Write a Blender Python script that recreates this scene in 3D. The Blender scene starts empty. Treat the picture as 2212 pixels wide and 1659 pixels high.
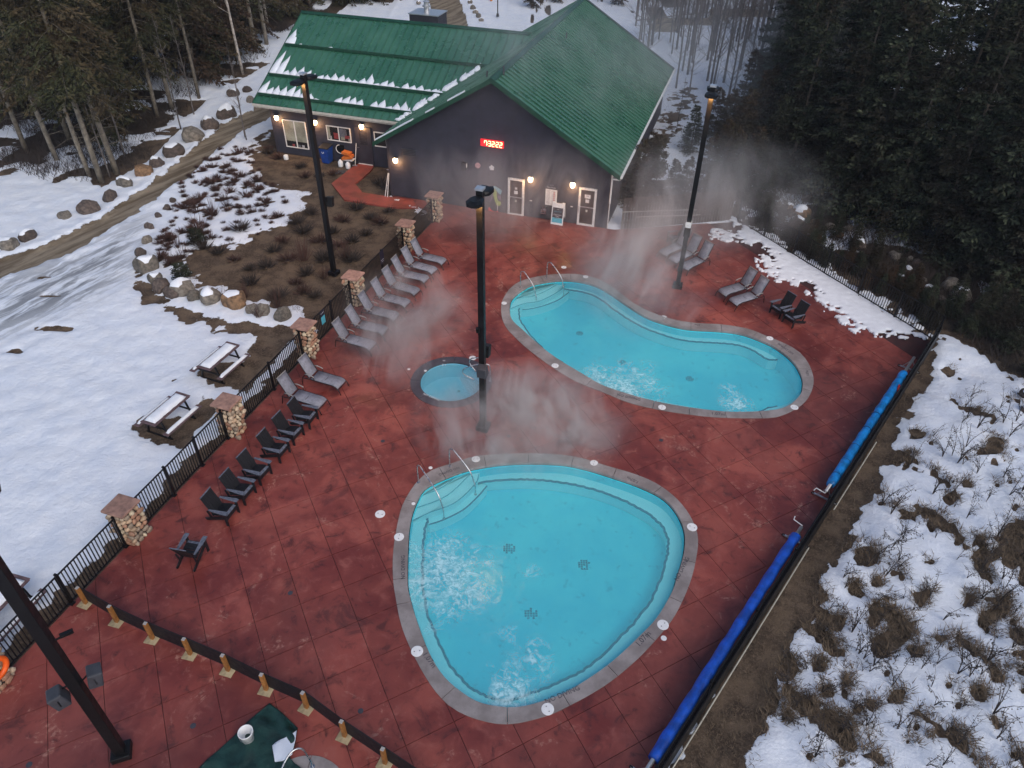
import bpy, bmesh, math, random
import numpy as np
from mathutils import Vector, Matrix, Euler
from mathutils.geometry import delaunay_2d_cdt
S = bpy.context.scene
R = math.radians
random.seed(7)

# ------------------------------------------------------------ camera, sky, sun, exposure
CAM_H = 17.3; PITCH = R(38.793); ROLL = R(-1.0512); F = 1593.27
cd = bpy.data.cameras.new('camera'); cam = bpy.data.objects.new('camera', cd)
S.collection.objects.link(cam); S.camera = cam
cd.sensor_width = 36; cd.lens = 36 * F / 2212; cd.clip_end = 1500; cd.clip_start = .1
_r = Vector((1, 0, 0)); _f = Vector((0, math.cos(PITCH), -math.sin(PITCH))); _d = Vector((0, -math.sin(PITCH), -math.cos(PITCH)))
AX = _r * math.cos(ROLL) + _d * math.sin(ROLL); AY = -_r * math.sin(ROLL) + _d * math.cos(ROLL); AZ = _f
M3 = Matrix((AX, -AY, -AZ)).transposed()
cam.matrix_world = Matrix.Translation((0, 0, CAM_H)) @ M3.to_4x4()

W = bpy.data.worlds.new('World'); S.world = W; W.use_nodes = True
nt = W.node_tree; bg = nt.nodes['Background']
sky = nt.nodes.new('ShaderNodeTexSky'); sky.sky_type = 'NISHITA'; sky.sun_disc = False
SUN_EL, SUN_AZ = R(42), R(150)          # soft light from behind and right of the camera
sky.sun_elevation = SUN_EL; sky.sun_rotation = SUN_AZ
sky.air_density = 1.0; sky.dust_density = 2.5; sky.ozone_density = 1.5
nt.links.new(sky.outputs[0], bg.inputs[0]); bg.inputs[1].default_value = .07
sd = bpy.data.lights.new('sun', 'SUN'); sun = bpy.data.objects.new('sun', sd); S.collection.objects.link(sun)
sd.energy = .5; sd.angle = R(50); sd.color = (1, .93, .86)
dvec = Vector((math.sin(SUN_AZ) * math.cos(SUN_EL), math.cos(SUN_AZ) * math.cos(SUN_EL), math.sin(SUN_EL)))
sun.rotation_euler = dvec.to_track_quat('Z', 'Y').to_euler()
S.view_settings.view_transform = 'Standard'; S.view_settings.look = 'None'
S.view_settings.gamma = 1; S.view_settings.use_curve_mapping = False
S.view_settings.exposure = 1.05
S.cycles.max_bounces = 6; S.cycles.transparent_max_bounces = 16; S.cycles.volume_bounces = 1
S.cycles.volume_step_rate = 1.0; S.cycles.volume_max_steps = 96
S.cycles.use_denoising = True
S.cycles.use_adaptive_sampling = True

# ------------------------------------------------------------ measuring: a sight line of the survey photo meets a real plane
def ray(px, py):
    return AX * ((px - 1106) / F) + AY * ((py - 829.5) / F) + AZ
def G(px, py, z=0.0):
    d = ray(px, py); t = (CAM_H - z) / -d.z
    return Vector((d.x * t, d.y * t, z))

# ------------------------------------------------------------ helpers
COL = S.collection
def link(o): COL.objects.link(o); return o
def tag(o, label=None, cat=None, group=None, kind=None):
    if label: o['label'] = label
    if cat: o['category'] = cat
    if group: o['group'] = group
    if kind: o['kind'] = kind
    return o
def thing(name, label, cat, loc=(0, 0, 0), rz=0, group=None, sc=1):
    o = bpy.data.objects.new(name, None); link(o); o.location = loc; o.rotation_euler = (0, 0, rz); o.scale = (sc,) * 3
    o.empty_display_size = .2
    return tag(o, label, cat, group)
def new_mesh(name, v, f, mats, smooth=False, mi=None):
    me = bpy.data.meshes.new(name); me.from_pydata([tuple(q) for q in v], [], f)
    for m in (mats if isinstance(mats, (list, tuple)) else [mats]): me.materials.append(m)
    if mi is not None: me.polygons.foreach_set('material_index', mi)
    if smooth: me.polygons.foreach_set('use_smooth', [True] * len(me.polygons))
    me.update(); return me
def obj(name, me, parent=None, loc=None, rot=None, scale=None):
    o = bpy.data.objects.new(name, me); link(o); o.parent = parent
    if loc is not None: o.location = loc
    if rot is not None: o.rotation_euler = rot
    if scale is not None: o.scale = scale
    return o
CH = {}
def copy_tree(o, parent=None):
    c = o.copy(); link(c); c.parent = parent
    for ch in o.children: copy_tree(ch, c)
    return c
def place(o, loc, rz=0, label=None, group=None, sc=None):
    c = copy_tree(o); c.location = loc; c.rotation_euler = (0, 0, rz)
    if label: c['label'] = label
    if group: c['group'] = group
    if sc: c.scale = (sc,) * 3 if not isinstance(sc, tuple) else sc
    return c
class MB:
    def __init__(s): s.v = []; s.f = []; s.m = []
    def add(s, v, f, m=0):
        n = len(s.v); s.v += [Vector(q) for q in v]; s.f += [tuple(i + n for i in q) for q in f]; s.m += [m] * len(f); return s
    def box(s, c, d, rot=None, m=0, bev=0):
        x, y, z = [q / 2 for q in d]
        v = [Vector((i * x, j * y, k * z)) for k in (-1, 1) for j in (-1, 1) for i in (-1, 1)]
        if rot is not None:
            E = rot if isinstance(rot, Matrix) else Euler(rot).to_matrix(); v = [E @ q for q in v]
        return s.add([q + Vector(c) for q in v], [(0, 2, 3, 1), (4, 5, 7, 6), (0, 1, 5, 4), (2, 6, 7, 3), (1, 3, 7, 5), (0, 4, 6, 2)], m)
    def bar(s, a, b, w, h, m=0, up=(0, 0, 1)):
        a = Vector(a); b = Vector(b); d = b - a; L = d.length; d.normalize(); up = Vector(up)
        sd_ = d.cross(up)
        if sd_.length < 1e-4: sd_ = Vector((1, 0, 0))
        sd_.normalize(); u = sd_.cross(d)
        E = Matrix((d, sd_, u)).transposed()
        return s.box((a + b) / 2, (L, w, h), E, m)
    def tube(s, pts, r, n=8, m=0, cap=True):
        pts = [Vector(p) for p in pts]; rs = r if isinstance(r, (list, tuple)) else [r] * len(pts)
        v = []; f = []; prev = None
        for i, p in enumerate(pts):
            d = (pts[min(i + 1, len(pts) - 1)] - pts[max(i - 1, 0)]).normalized()
            if prev is None:
                a = d.orthogonal().normalized()
            else:
                a = (prev - d * prev.dot(d)).normalized()
            prev = a; b = d.cross(a)
            for k in range(n):
                t = 2 * math.pi * k / n; v.append(p + (a * math.cos(t) + b * math.sin(t)) * rs[i])
        for i in range(len(pts) - 1):
            for k in range(n):
                k2 = (k + 1) % n; f.append((i * n + k, i * n + k2, (i + 1) * n + k2, (i + 1) * n + k))
        if cap: f.append(tuple(range(n))[::-1]); f.append(tuple((len(pts) - 1) * n + k for k in range(n)))
        return s.add(v, f, m)
    def prism(s, poly, z0, z1, m=0):
        n = len(poly); v = [Vector((p[0], p[1], z0)) for p in poly] + [Vector((p[0], p[1], z1)) for p in poly]
        f = [tuple(range(n))[::-1], tuple(range(n, 2 * n))] + [(i, (i + 1) % n, n + (i + 1) % n, n + i) for i in range(n)]
        return s.add(v, f, m)
    def slab(s, poly3, off, m=0):
        n = len(poly3); off = Vector(off); v = [Vector(p) for p in poly3] + [Vector(p) + off for p in poly3]
        f = [tuple(range(n))[::-1], tuple(range(n, 2 * n))] + [(i, (i + 1) % n, n + (i + 1) % n, n + i) for i in range(n)]
        return s.add(v, f, m)
    def lathe(s, prof, n=16, c=(0, 0, 0), m=0):
        v = []; f = []
        for r, z in prof:
            for k in range(n): t = 2 * math.pi * k / n; v.append(Vector((c[0] + r * math.cos(t), c[1] + r * math.sin(t), c[2] + z)))
        for i in range(len(prof) - 1):
            for k in range(n): k2 = (k + 1) % n; f.append((i * n + k, i * n + k2, (i + 1) * n + k2, (i + 1) * n + k))
        f.append(tuple(range(n))[::-1]); f.append(tuple((len(prof) - 1) * n + k for k in range(n)))
        return s.add(v, f, m)
    def mesh(s, name, mats, smooth=False): return new_mesh(name, s.v, s.f, mats, smooth, s.m if isinstance(mats, (list, tuple)) else None)
    def build(s, name, mats, parent=None, smooth=False, **k):
        return obj(name, s.mesh(name, mats, smooth), parent, **k)
def bevel(o, w, seg=2):
    b = o.modifiers.new('b', 'BEVEL'); b.width = w; b.segments = seg; b.limit_method = 'ANGLE'; return o
def catmull(pts, n=6, closed=True):
    out = []; N = len(pts)
    for i in range(N if closed else N - 1):
        p0, p1, p2, p3 = [Vector(pts[(i + k) % N] if closed else pts[min(max(i + k, 0), N - 1)]) for k in (-1, 0, 1, 2)]
        for j in range(n):
            t = j / n; out.append(.5 * ((2 * p1) + (p2 - p0) * t + (2 * p0 - 5 * p1 + 4 * p2 - p3) * t * t + (3 * p1 - p0 - 3 * p2 + p3) * t ** 3))
    if not closed: out.append(Vector(pts[-1]))
    return out
def pip(poly, x, y):
    c = False; j = len(poly) - 1
    for i in range(len(poly)):
        xi, yi = poly[i][0], poly[i][1]; xj, yj = poly[j][0], poly[j][1]
        if (yi > y) != (yj > y) and x < (xj - xi) * (y - yi) / (yj - yi) + xi: c = not c
        j = i
    return c
def resample(p, N):
    L = [0]
    for i in range(len(p)): L.append(L[-1] + (p[(i + 1) % len(p)] - p[i]).length)
    out = []; k = 0
    for i in range(N):
        s_ = L[-1] * i / N
        while L[k + 1] < s_: k += 1
        a = p[k]; b = p[(k + 1) % len(p)]; out.append(a.lerp(b, (s_ - L[k]) / max(1e-9, L[k + 1] - L[k])))
    return out
def nearest(poly, q):
    best = None; bd = 1e9
    for i in range(len(poly)):
        a = poly[i]; b = poly[(i + 1) % len(poly)]; ab = b - a
        t = max(0, min(1, (q - a).dot(ab) / max(1e-9, ab.dot(ab)))); p = a + ab * t; d = (p - q).length
        if d < bd: bd = d; best = p
    return best
def region(name, loops, test, z, depth, mat, parent=None, link_it=True):
    """flat piece bounded by closed loops, triangles kept where test(x, y); skirt of given depth"""
    vs = []; es = []
    for lp in loops:
        n = len(vs); k = len(lp); vs += [Vector((p[0], p[1])) for p in lp]; es += [(n + i, n + (i + 1) % k) for i in range(k)]
    ov, oe, of, *_ = delaunay_2d_cdt(vs, es, [], 0, 1e-5)
    tri = [f for f in of if test(sum(ov[i].x for i in f) / 3, sum(ov[i].y for i in f) / 3)]
    if not tri: return None
    used = sorted({i for f in tri for i in f}); mp = {u: i for i, u in enumerate(used)}
    v = [Vector((ov[u].x, ov[u].y, z)) for u in used]; f = []
    for t in tri:
        a, b, c = [ov[i] for i in t]
        t = t if (b - a).cross(c - a) > 0 else t[::-1]; f.append(tuple(mp[i] for i in t))
    if depth:
        cnt = {}
        for t in f:
            for i in range(3):
                e = (t[i], t[(i + 1) % 3]); cnt[e] = 1
        n = len(v); v += [p - Vector((0, 0, depth)) for p in v]
        f += [(b, a, a + n, b + n) for (a, b) in cnt if (b, a) not in cnt]
    if not link_it: return v, f
    return obj(name, new_mesh(name, v, f, mat), parent)

# numpy noise
_H = np.random.RandomState(3).rand(512, 512).astype(np.float32)
def vnoise(x, y, o=0):
    xi = np.floor(x).astype(int); yi = np.floor(y).astype(int); fx = x - xi; fy = y - yi
    fx = fx * fx * (3 - 2 * fx); fy = fy * fy * (3 - 2 * fy); xi += o * 37; yi += o * 91
    h = lambda a, b: _H[a % 512, b % 512]
    return (h(xi, yi) * (1 - fx) + h(xi + 1, yi) * fx) * (1 - fy) + (h(xi, yi + 1) * (1 - fx) + h(xi + 1, yi + 1) * fx) * fy
def fbm(x, y, o=0, n=4):
    s_ = 0; a = .5
    for i in range(n): s_ = s_ + a * vnoise(x * 2 ** i, y * 2 ** i, o + i); a *= .5
    return s_ / (1 - .5 ** n)

# ------------------------------------------------------------ materials
MATS = {}
def nd(t, ty, **k):
    n = t.nodes.new(ty)
    for a, b in k.items():
        if a in n.inputs.keys() if hasattr(n.inputs, 'keys') else False: n.inputs[a].default_value = b
        else: setattr(n, a, b)
    return n
def mixc(t, fac, a, b, mode='MIX'):
    m = t.nodes.new('ShaderNodeMix'); m.data_type = 'RGBA'; m.blend_type = mode
    for i, q in ((0, fac), (6, a), (7, b)):
        if hasattr(q, 'is_linked') or hasattr(q, 'links'): t.links.new(q, m.inputs[i])
        else: m.inputs[i].default_value = q if i == 0 else (tuple(q) + (1,))[:4]
    return m.outputs[2]
def mth(t, op, a, b=None, c=None, clamp=False):
    m = t.nodes.new('ShaderNodeMath'); m.operation = op; m.use_clamp = clamp
    for i, q in enumerate((a, b, c)):
        if q is None: continue
        if hasattr(q, 'links'): t.links.new(q, m.inputs[i])
        else: m.inputs[i].default_value = q
    return m.outputs[0]
def ramp(t, x, lo, hi, a=0, b=1):
    m = t.nodes.new('ShaderNodeMapRange'); m.interpolation_type = 'SMOOTHSTEP'; t.links.new(x, m.inputs[0])
    for i, q in enumerate((lo, hi, a, b)): m.inputs[i + 1].default_value = q
    return m.outputs[0]
def noise(t, co, scale, detail=4, rough=.55, dist=0, out=0):
    n = t.nodes.new('ShaderNodeTexNoise'); n.inputs['Scale'].default_value = scale; n.inputs['Detail'].default_value = detail
    n.inputs['Roughness'].default_value = rough; n.inputs['Distortion'].default_value = dist; t.links.new(co, n.inputs['Vector']); return n.outputs[out]
def base(name):
    m = bpy.data.materials.new(name); m.use_nodes = True; t = m.node_tree; b = t.nodes['Principled BSDF']; MATS[name] = m
    co = t.nodes.new('ShaderNodeTexCoord'); return m, t, b, co
def bump(t, b, h, s_=.3, d=.02):
    n = t.nodes.new('ShaderNodeBump'); n.inputs['Strength'].default_value = s_; n.inputs['Distance'].default_value = d
    t.links.new(h, n.inputs['Height']); t.links.new(n.outputs[0], b.inputs['Normal']); return n
def mat(name, col, rough=.6, var=.25, scale=6, metal=0, bmp=.15, emit=None, es=0, rnd=0, scale2=None, bd=.01, spec=.5, worldco=False):
    m, t, b, co = base(name); c = co.outputs['Object']
    if worldco: c = t.nodes.new('ShaderNodeNewGeometry').outputs['Position']
    n = noise(t, c, scale, 6); lo = tuple(q * (1 - var) for q in col); hi = tuple(min(1, q * (1 + var)) for q in col)
    cc = mixc(t, ramp(t, n, .3, .7), lo, hi)
    if rnd:
        oi = t.nodes.new('ShaderNodeObjectInfo'); h = t.nodes.new('ShaderNodeHueSaturation')
        t.links.new(mth(t, 'MULTIPLY_ADD', oi.outputs['Random'], 2 * rnd, 1 - rnd), h.inputs['Value']); t.links.new(cc, h.inputs['Color']); cc = h.outputs[0]
    t.links.new(cc, b.inputs['Base Color']); b.inputs['Roughness'].default_value = rough; b.inputs['Metallic'].default_value = metal
    b.inputs['Specular IOR Level'].default_value = spec
    t.links.new(ramp(t, n, .2, .8, max(.05, rough - .12), min(1, rough + .12)), b.inputs['Roughness'])
    if bmp: bump(t, b, noise(t, c, scale2 or scale * 5, 5), bmp, bd)
    if emit: b.inputs['Emission Color'].default_value = (*emit, 1); b.inputs['Emission Strength'].default_value = es
    return m

black_metal = mat('black_metal', (.005, .005, .006), .45, .3, 5, 0, .05, spec=.3)
steel = mat('stainless_steel', (.55, .56, .58), .28, .1, 8, 1, .03)
alu = mat('aluminium_tube', (.62, .63, .65), .4, .1, 8, .8, .03)
white_paint = mat('white_paint', (.75, .75, .74), .5, .06, 10, 0, .05)
white_plastic = mat('white_plastic', (.78, .79, .8), .4, .05, 8, 0, .03)
dark_text = mat('dark_lettering', (.045, .045, .06), .7, .2, 40, 0, 0)
white_text = mat('white_lettering', (.7, .7, .72), .6, .1, 40, 0, 0)
red_text = mat('red_lettering', (.5, .08, .08), .6, .1, 40, 0, 0)
siding = mat('charcoal_siding', (.030, .030, .046), .6, .2, 3, 0, .15, worldco=True)
trimdark = mat('charcoal_trim', (.035, .033, .045), .5, .15, 5, 0, .05)
cream = mat('cream_fascia', (.55, .52, .45), .5, .12, 6, 0, .05)
mortar = mat('dark_mortar', (.04, .03, .025), .9, .3, 20, 0, .4)
capstone = mat('red_sandstone_cap', (.31, .18, .14), .75, .3, 5, 0, .4, rnd=.2)
boulder_m = mat('granite_boulder', (.17, .15, .125), .85, .45, 3.5, 0, .7, rnd=.3, scale2=12, bd=.04)
boulder_d = mat('dark_granite_boulder', (.085, .065, .055), .85, .5, 3.5, 0, .7, rnd=.25, scale2=12, bd=.04)
boulder_r = mat('rusty_boulder', (.20, .12, .065), .85, .55, 3, 0, .7, rnd=.2, scale2=12, bd=.04)
snow_m = mat('snow_cover', (.78, .82, .88), .75, .04, 4, 0, .5, scale2=9, bd=.02, worldco=True)
stone_cols = [(.42, .30, .2), (.5, .42, .3), (.36, .2, .13), (.3, .24, .18), (.46, .36, .26)]
stone_m = [mat('river_stone_%s' % n, c, .7, .25, 12, 0, .3, rnd=.25) for n, c in zip(('tan', 'cream', 'rust', 'grey', 'buff'), stone_cols)]
fabric = mat('grey_sling_fabric', (.215, .225, .27), .8, .18, 9, 0, .2, rnd=.12, scale2=200)
charcoal_frame = mat('lounger_frame_paint', (.009, .008, .010), .45, .2, 6, 0, .05)
armrest_m = mat('pale_armrest', (.3, .29, .28), .5, .15, 6, 0, .1)
poly_black = mat('black_poly_lumber', (.005, .005, .008), .6, .3, 6, 0, .2, rnd=.15)
poly_worn = mat('worn_poly_lumber', (.11, .125, .165), .7, .35, 14, 0, .3)
wood_post = mat('stained_post_wood', (.30, .13, .035), .6, .35, 7, 0, .2, rnd=.2)
wood_end = mat('cut_timber_end', (.36, .34, .32), .7, .2, 20, 0, .2)
plywood = mat('plywood_base', (.38, .31, .19), .75, .25, 9, 0, .2, rnd=.12)
table_wood = mat('plum_table_plank', (.12, .075, .08), .7, .3, 8, 0, .2)
tarp_m = mat('green_tarp', (.006, .033, .028), .45, .4, 3, 0, .5, scale2=7, bd=.05)
cloth_m = mat('white_cloth', (.62, .68, .78), .8, .05, 3, 0, .3)
orange_m = mat('orange_foam', (.85, .12, .01), .5, .1, 5, 0, .05)
orange_cone = mat('orange_plastic', (.6, .16, .03), .5, .15, 5, 0, .1)
blue_bin = mat('blue_bin_plastic', (.01, .05, .25), .45, .2, 4, 0, .05)
bark = mat('conifer_bark', (.10, .08, .06), .9, .5, 5, 0, .8, rnd=.25, scale2=14, bd=.03)
pale_bark = mat('pale_bark', (.19, .165, .13), .9, .4, 4, 0, .7, rnd=.25, scale2=14, bd=.03)
birch_bark = mat('birch_bark', (.38, .34, .3), .8, .45, 4, 0, .5, scale2=12)
grey_bark = mat('bare_tree_bark', (.12, .105, .10), .9, .3, 4, 0, .5, rnd=.3)
twig_red = mat('reddish_twig', (.065, .032, .025), .9, .3, 8, 0, 0, rnd=.3)
twig_dark = mat('dark_twig', (.035, .026, .022), .9, .3, 8, 0, 0, rnd=.3)
straw = mat('dead_grass', (.135, .098, .064), .95, .4, 5, 0, 0, rnd=.25)
speaker_m = mat('grey_speaker_casing', (.045, .048, .058), .5, .15, 6, 0, .05)
hot_coping = mat('slate_tub_coping', (.05, .043, .058), .5, .25, 5, 0, .2)
tile_m = mat('navy_waterline_tile', (.01, .05, .16), .4, .4, 14, 0, .1)
grate_m = mat('mosaic_floor_tile', (.01, .24, .36), .5, .5, 14, 0, .1)
def foliage(name, c1, c2, c3=None):
    m, t, b, co = base(name); g = t.nodes.new('ShaderNodeNewGeometry')
    cc = mixc(t, g.outputs['Random Per Island'], c1, c2)
    cc = mixc(t, ramp(t, noise(t, g.outputs['Position'], .55, 3), .42, .62), cc, c3 or c1)
    oi = t.nodes.new('ShaderNodeObjectInfo'); h = t.nodes.new('ShaderNodeHueSaturation')
    t.links.new(mth(t, 'MULTIPLY_ADD', oi.outputs['Random'], .5, .75), h.inputs['Value']); t.links.new(cc, h.inputs['Color'])
    t.links.new(h.outputs[0], b.inputs['Base Color']); b.inputs['Roughness'].default_value = .8; b.inputs['Specular IOR Level'].default_value = .2
    return m
needles_l = foliage('olive_needles', (.022, .028, .012), (.06, .058, .026), (.075, .055, .03))
needles_r = foliage('dark_fir_needles', (.006, .010, .007), (.070, .082, .048), (.024, .020, .013))  # lighter second tone paints in light on the tips, scattered leaf by leaf
needles_brown = foliage('rusty_needles', (.03, .02, .012), (.075, .045, .028), (.045, .035, .018))
cedar_m = foliage('cedar_hedge_foliage', (.014, .018, .009), (.05, .042, .02), (.05, .03, .015))

def deck_material():
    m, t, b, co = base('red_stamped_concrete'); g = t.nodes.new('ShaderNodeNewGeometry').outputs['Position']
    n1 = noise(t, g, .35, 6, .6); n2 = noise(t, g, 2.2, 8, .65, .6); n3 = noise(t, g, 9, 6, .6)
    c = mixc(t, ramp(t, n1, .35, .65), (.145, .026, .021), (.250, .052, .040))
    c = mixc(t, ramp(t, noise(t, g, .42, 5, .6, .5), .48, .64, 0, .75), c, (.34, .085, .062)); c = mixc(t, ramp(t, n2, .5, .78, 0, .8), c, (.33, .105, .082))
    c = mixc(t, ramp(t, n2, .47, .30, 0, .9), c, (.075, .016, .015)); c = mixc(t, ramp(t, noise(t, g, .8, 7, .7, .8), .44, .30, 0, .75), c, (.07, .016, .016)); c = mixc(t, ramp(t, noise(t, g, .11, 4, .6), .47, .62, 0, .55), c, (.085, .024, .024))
    w = noise(t, g, .8, 9, .72, 1.4)                      # worn pale scuffs
    c = mixc(t, mth(t, 'MULTIPLY', ramp(t, w, .56, .66, 0, .75), ramp(t, n3, .42, .6)), c, (.42, .22, .17))
    oi = t.nodes.new('ShaderNodeObjectInfo'); h = t.nodes.new('ShaderNodeHueSaturation')
    t.links.new(mth(t, 'MULTIPLY_ADD', oi.outputs['Random'], .16, .92), h.inputs['Value']); t.links.new(c, h.inputs['Color'])
    t.links.new(h.outputs[0], b.inputs['Base Color'])
    t.links.new(ramp(t, n1, .38, .56, .34, .66), b.inputs['Roughness']); bump(t, b, n3, .25, .01)
    return m
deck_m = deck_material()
joint_m = mat('deck_joint', (.05, .016, .016), .9, .3, 5, 0, .2)
path_m = mat('red_path_concrete', (.26, .055, .04), .6, .3, 1.5, 0, .2, worldco=True)
def coping_material():
    m, t, b, co = base('grey_coping_concrete'); g = t.nodes.new('ShaderNodeNewGeometry').outputs['Position']
    n = noise(t, g, 1.2, 7, .6); n2 = noise(t, g, 14, 4)
    c = mixc(t, ramp(t, n, .35, .7), (.20, .175, .17), (.33, .30, .295)); c = mixc(t, ramp(t, n2, .55, .8, 0, .4), c, (.15, .13, .12))
    t.links.new(c, b.inputs['Base Color']); b.inputs['Roughness'].default_value = .6; bump(t, b, n2, .2, .006); return m
coping_m = coping_material()
def pool_paint(name, c1, c2, c3):
    m, t, b, co = base(name); g = t.nodes.new('ShaderNodeNewGeometry').outputs['Position']
    n = noise(t, g, .5, 4); n2 = noise(t, g, 3.2, 6, .7, .3)
    c = mixc(t, ramp(t, n, .35, .65), c1, c2); c = mixc(t, ramp(t, n2, .56, .70, 0, .8), c, c3); c = mixc(t, ramp(t, noise(t, g, 9, 4, .7), .62, .74, 0, .35), c, c3)
    t.links.new(c, b.inputs['Base Color']); b.inputs['Roughness'].default_value = .6; return m
floor_p = pool_paint('turquoise_pool_floor', (.02, .70, .90), (.07, .82, .95), (.01, .42, .60))
bench_p = pool_paint('pale_pool_bench', (.42, .92, .98), (.48, .94, .99), (.36, .86, .94))
tub_p = pool_paint('pale_tub_floor', (.22, .60, .82), (.28, .66, .86), (.18, .54, .76))
def water_mat(name, jets, tint):
    m = bpy.data.materials.new(name); m.use_nodes = True; t = m.node_tree; t.nodes.clear()
    out = t.nodes.new('ShaderNodeOutputMaterial'); g = t.nodes.new('ShaderNodeNewGeometry').outputs['Position']
    tr = t.nodes.new('ShaderNodeBsdfTransparent'); tr.inputs[0].default_value = (*tint, 1)
    gl = t.nodes.new('ShaderNodeBsdfGlossy'); gl.inputs['Roughness'].default_value = .12
    n = noise(t, g, 2.2, 5, .6, .4); bp = t.nodes.new('ShaderNodeBump'); bp.inputs['Strength'].default_value = .35; bp.inputs['Distance'].default_value = .06
    t.links.new(n, bp.inputs['Height']); t.links.new(bp.outputs[0], gl.inputs['Normal'])
    fr = t.nodes.new('ShaderNodeFresnel'); fr.inputs[0].default_value = 1.33; t.links.new(bp.outputs[0], fr.inputs['Normal'])
    mx = t.nodes.new('ShaderNodeMixShader'); t.links.new(fr.outputs[0], mx.inputs[0]); t.links.new(tr.outputs[0], mx.inputs[1]); t.links.new(gl.outputs[0], mx.inputs[2])
    last = mx.outputs[0]
    if jets:
        acc = None
        for (jx, jy, rr, st) in jets:
            vm = t.nodes.new('ShaderNodeVectorMath'); vm.operation = 'DISTANCE'; t.links.new(g, vm.inputs[0]); vm.inputs[1].default_value = (jx, jy, -.12)
            q = mth(t, 'MULTIPLY', ramp(t, vm.outputs['Value'], rr, rr * .1), st); acc = q if acc is None else mth(t, 'MAXIMUM', acc, q)
        def vein(sc, thin, di):
            q = noise(t, g, sc, 3, .55, di); return mth(t, 'SUBTRACT', 1, mth(t, 'MULTIPLY', mth(t, 'ABSOLUTE', mth(t, 'SUBTRACT', q, .5)), thin), clamp=True)
        fine = noise(t, g, 6, 6, .7, .8); brk = ramp(t, noise(t, g, 1.1, 3), .38, .58)
        web = mth(t, 'MAXIMUM', vein(1.0, 20, 1.6), mth(t, 'MULTIPLY', vein(2.3, 13, 1.0), .8))
        web = mth(t, 'MULTIPLY', mth(t, 'MULTIPLY', web, ramp(t, fine, .3, .62)), brk)
        core = mth(t, 'MULTIPLY', ramp(t, acc, .62, 1.0), ramp(t, fine, .36, .66))
        fm = mth(t, 'ADD', mth(t, 'MULTIPLY', web, ramp(t, acc, .05, .6, 0, .8)), mth(t, 'MULTIPLY', core, .75)); fm = mth(t, 'MULTIPLY', mth(t, 'MINIMUM', fm, .9), .72)
        df = t.nodes.new('ShaderNodeBsdfDiffuse'); df.inputs[0].default_value = (.72, .84, .88, 1)
        m2 = t.nodes.new('ShaderNodeMixShader'); t.links.new(fm, m2.inputs[0]); t.links.new(last, m2.inputs[1]); t.links.new(df.outputs[0], m2.inputs[2]); last = m2.outputs[0]
    mk_ = t.nodes.new('ShaderNodeBsdfDiffuse'); mk_.inputs[0].default_value = (.30, .95, 1, 1); m3 = t.nodes.new('ShaderNodeMixShader'); m3.inputs[0].default_value = .22   # cloudy mineral water
    t.links.new(last, m3.inputs[1]); t.links.new(mk_.outputs[0], m3.inputs[2]); t.links.new(m3.outputs[0], out.inputs['Surface']); return m
def ground_material():
    m, t, b, co = base('winter_ground'); g = t.nodes.new('ShaderNodeNewGeometry').outputs['Position']
    def at(n):
        a = t.nodes.new('ShaderNodeAttribute'); a.attribute_name = n; return a.outputs['Fac']
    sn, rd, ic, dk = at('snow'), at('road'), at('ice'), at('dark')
    n1 = noise(t, g, 1.3, 6, .6); n2 = noise(t, g, 14, 6, .75, .6); n3 = noise(t, g, 4.5, 7, .65)
    grass = mixc(t, ramp(t, n1, .38, .62), (.058, .041, .030), (.150, .108, .074))
    grass = mixc(t, ramp(t, n2, .45, .7), grass, (.185, .135, .095)); grass = mixc(t, ramp(t, n2, .42, .3, 0, .7), grass, (.028, .02, .014))
    grass = mixc(t, ramp(t, n3, .6, .75, 0, .5), grass, (.075, .066, .04))
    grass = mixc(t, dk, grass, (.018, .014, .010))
    s0 = t.nodes.new('ShaderNodeMapping'); s0.inputs['Rotation'].default_value = (0, 0, R(-62)); t.links.new(g, s0.inputs[0]); st = t.nodes.new('ShaderNodeMapping'); st.inputs['Scale'].default_value = (.22, 1.5, 1); t.links.new(s0.outputs[0], st.inputs[0])
    n4 = noise(t, st.outputs[0], 1.6, 7, .65, .3)
    mud = mixc(t, ramp(t, n4, .35, .65), (.13, .098, .066), (.30, .25, .185)); mud = mixc(t, ramp(t, n2, .55, .75, 0, .5), mud, (.06, .045, .03))
    ground = mixc(t, ramp(t, rd, .35, .6), grass, mud)
    snow = mixc(t, ramp(t, n1, .3, .7), (.70, .76, .86), (.80, .84, .90))
    ice = mixc(t, ramp(t, n4, .42, .62), (.25, .27, .30), (.66, .72, .80)); snow = mixc(t, mth(t, 'MULTIPLY', ic, ramp(t, n4, .66, .42)), snow, ice)
    k = mth(t, 'ADD', sn, mth(t, 'MULTIPLY', mth(t, 'SUBTRACT', n3, .5), .5))
    k = mth(t, 'ADD', k, mth(t, 'MULTIPLY', mth(t, 'SUBTRACT', n2, .5), .18)); k = ramp(t, k, .48, .54)
    t.links.new(mixc(t, k, ground, snow), b.inputs['Base Color']); b.inputs['Roughness'].default_value = .85; b.inputs['Specular IOR Level'].default_value = .2
    hh = mth(t, 'ADD', mth(t, 'MULTIPLY', k, 1.2), mth(t, 'MULTIPLY', mixc(t, k, n2, n3), .8)); bump(t, b, hh, .8, .09); return m
ground_m = ground_material()
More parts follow.
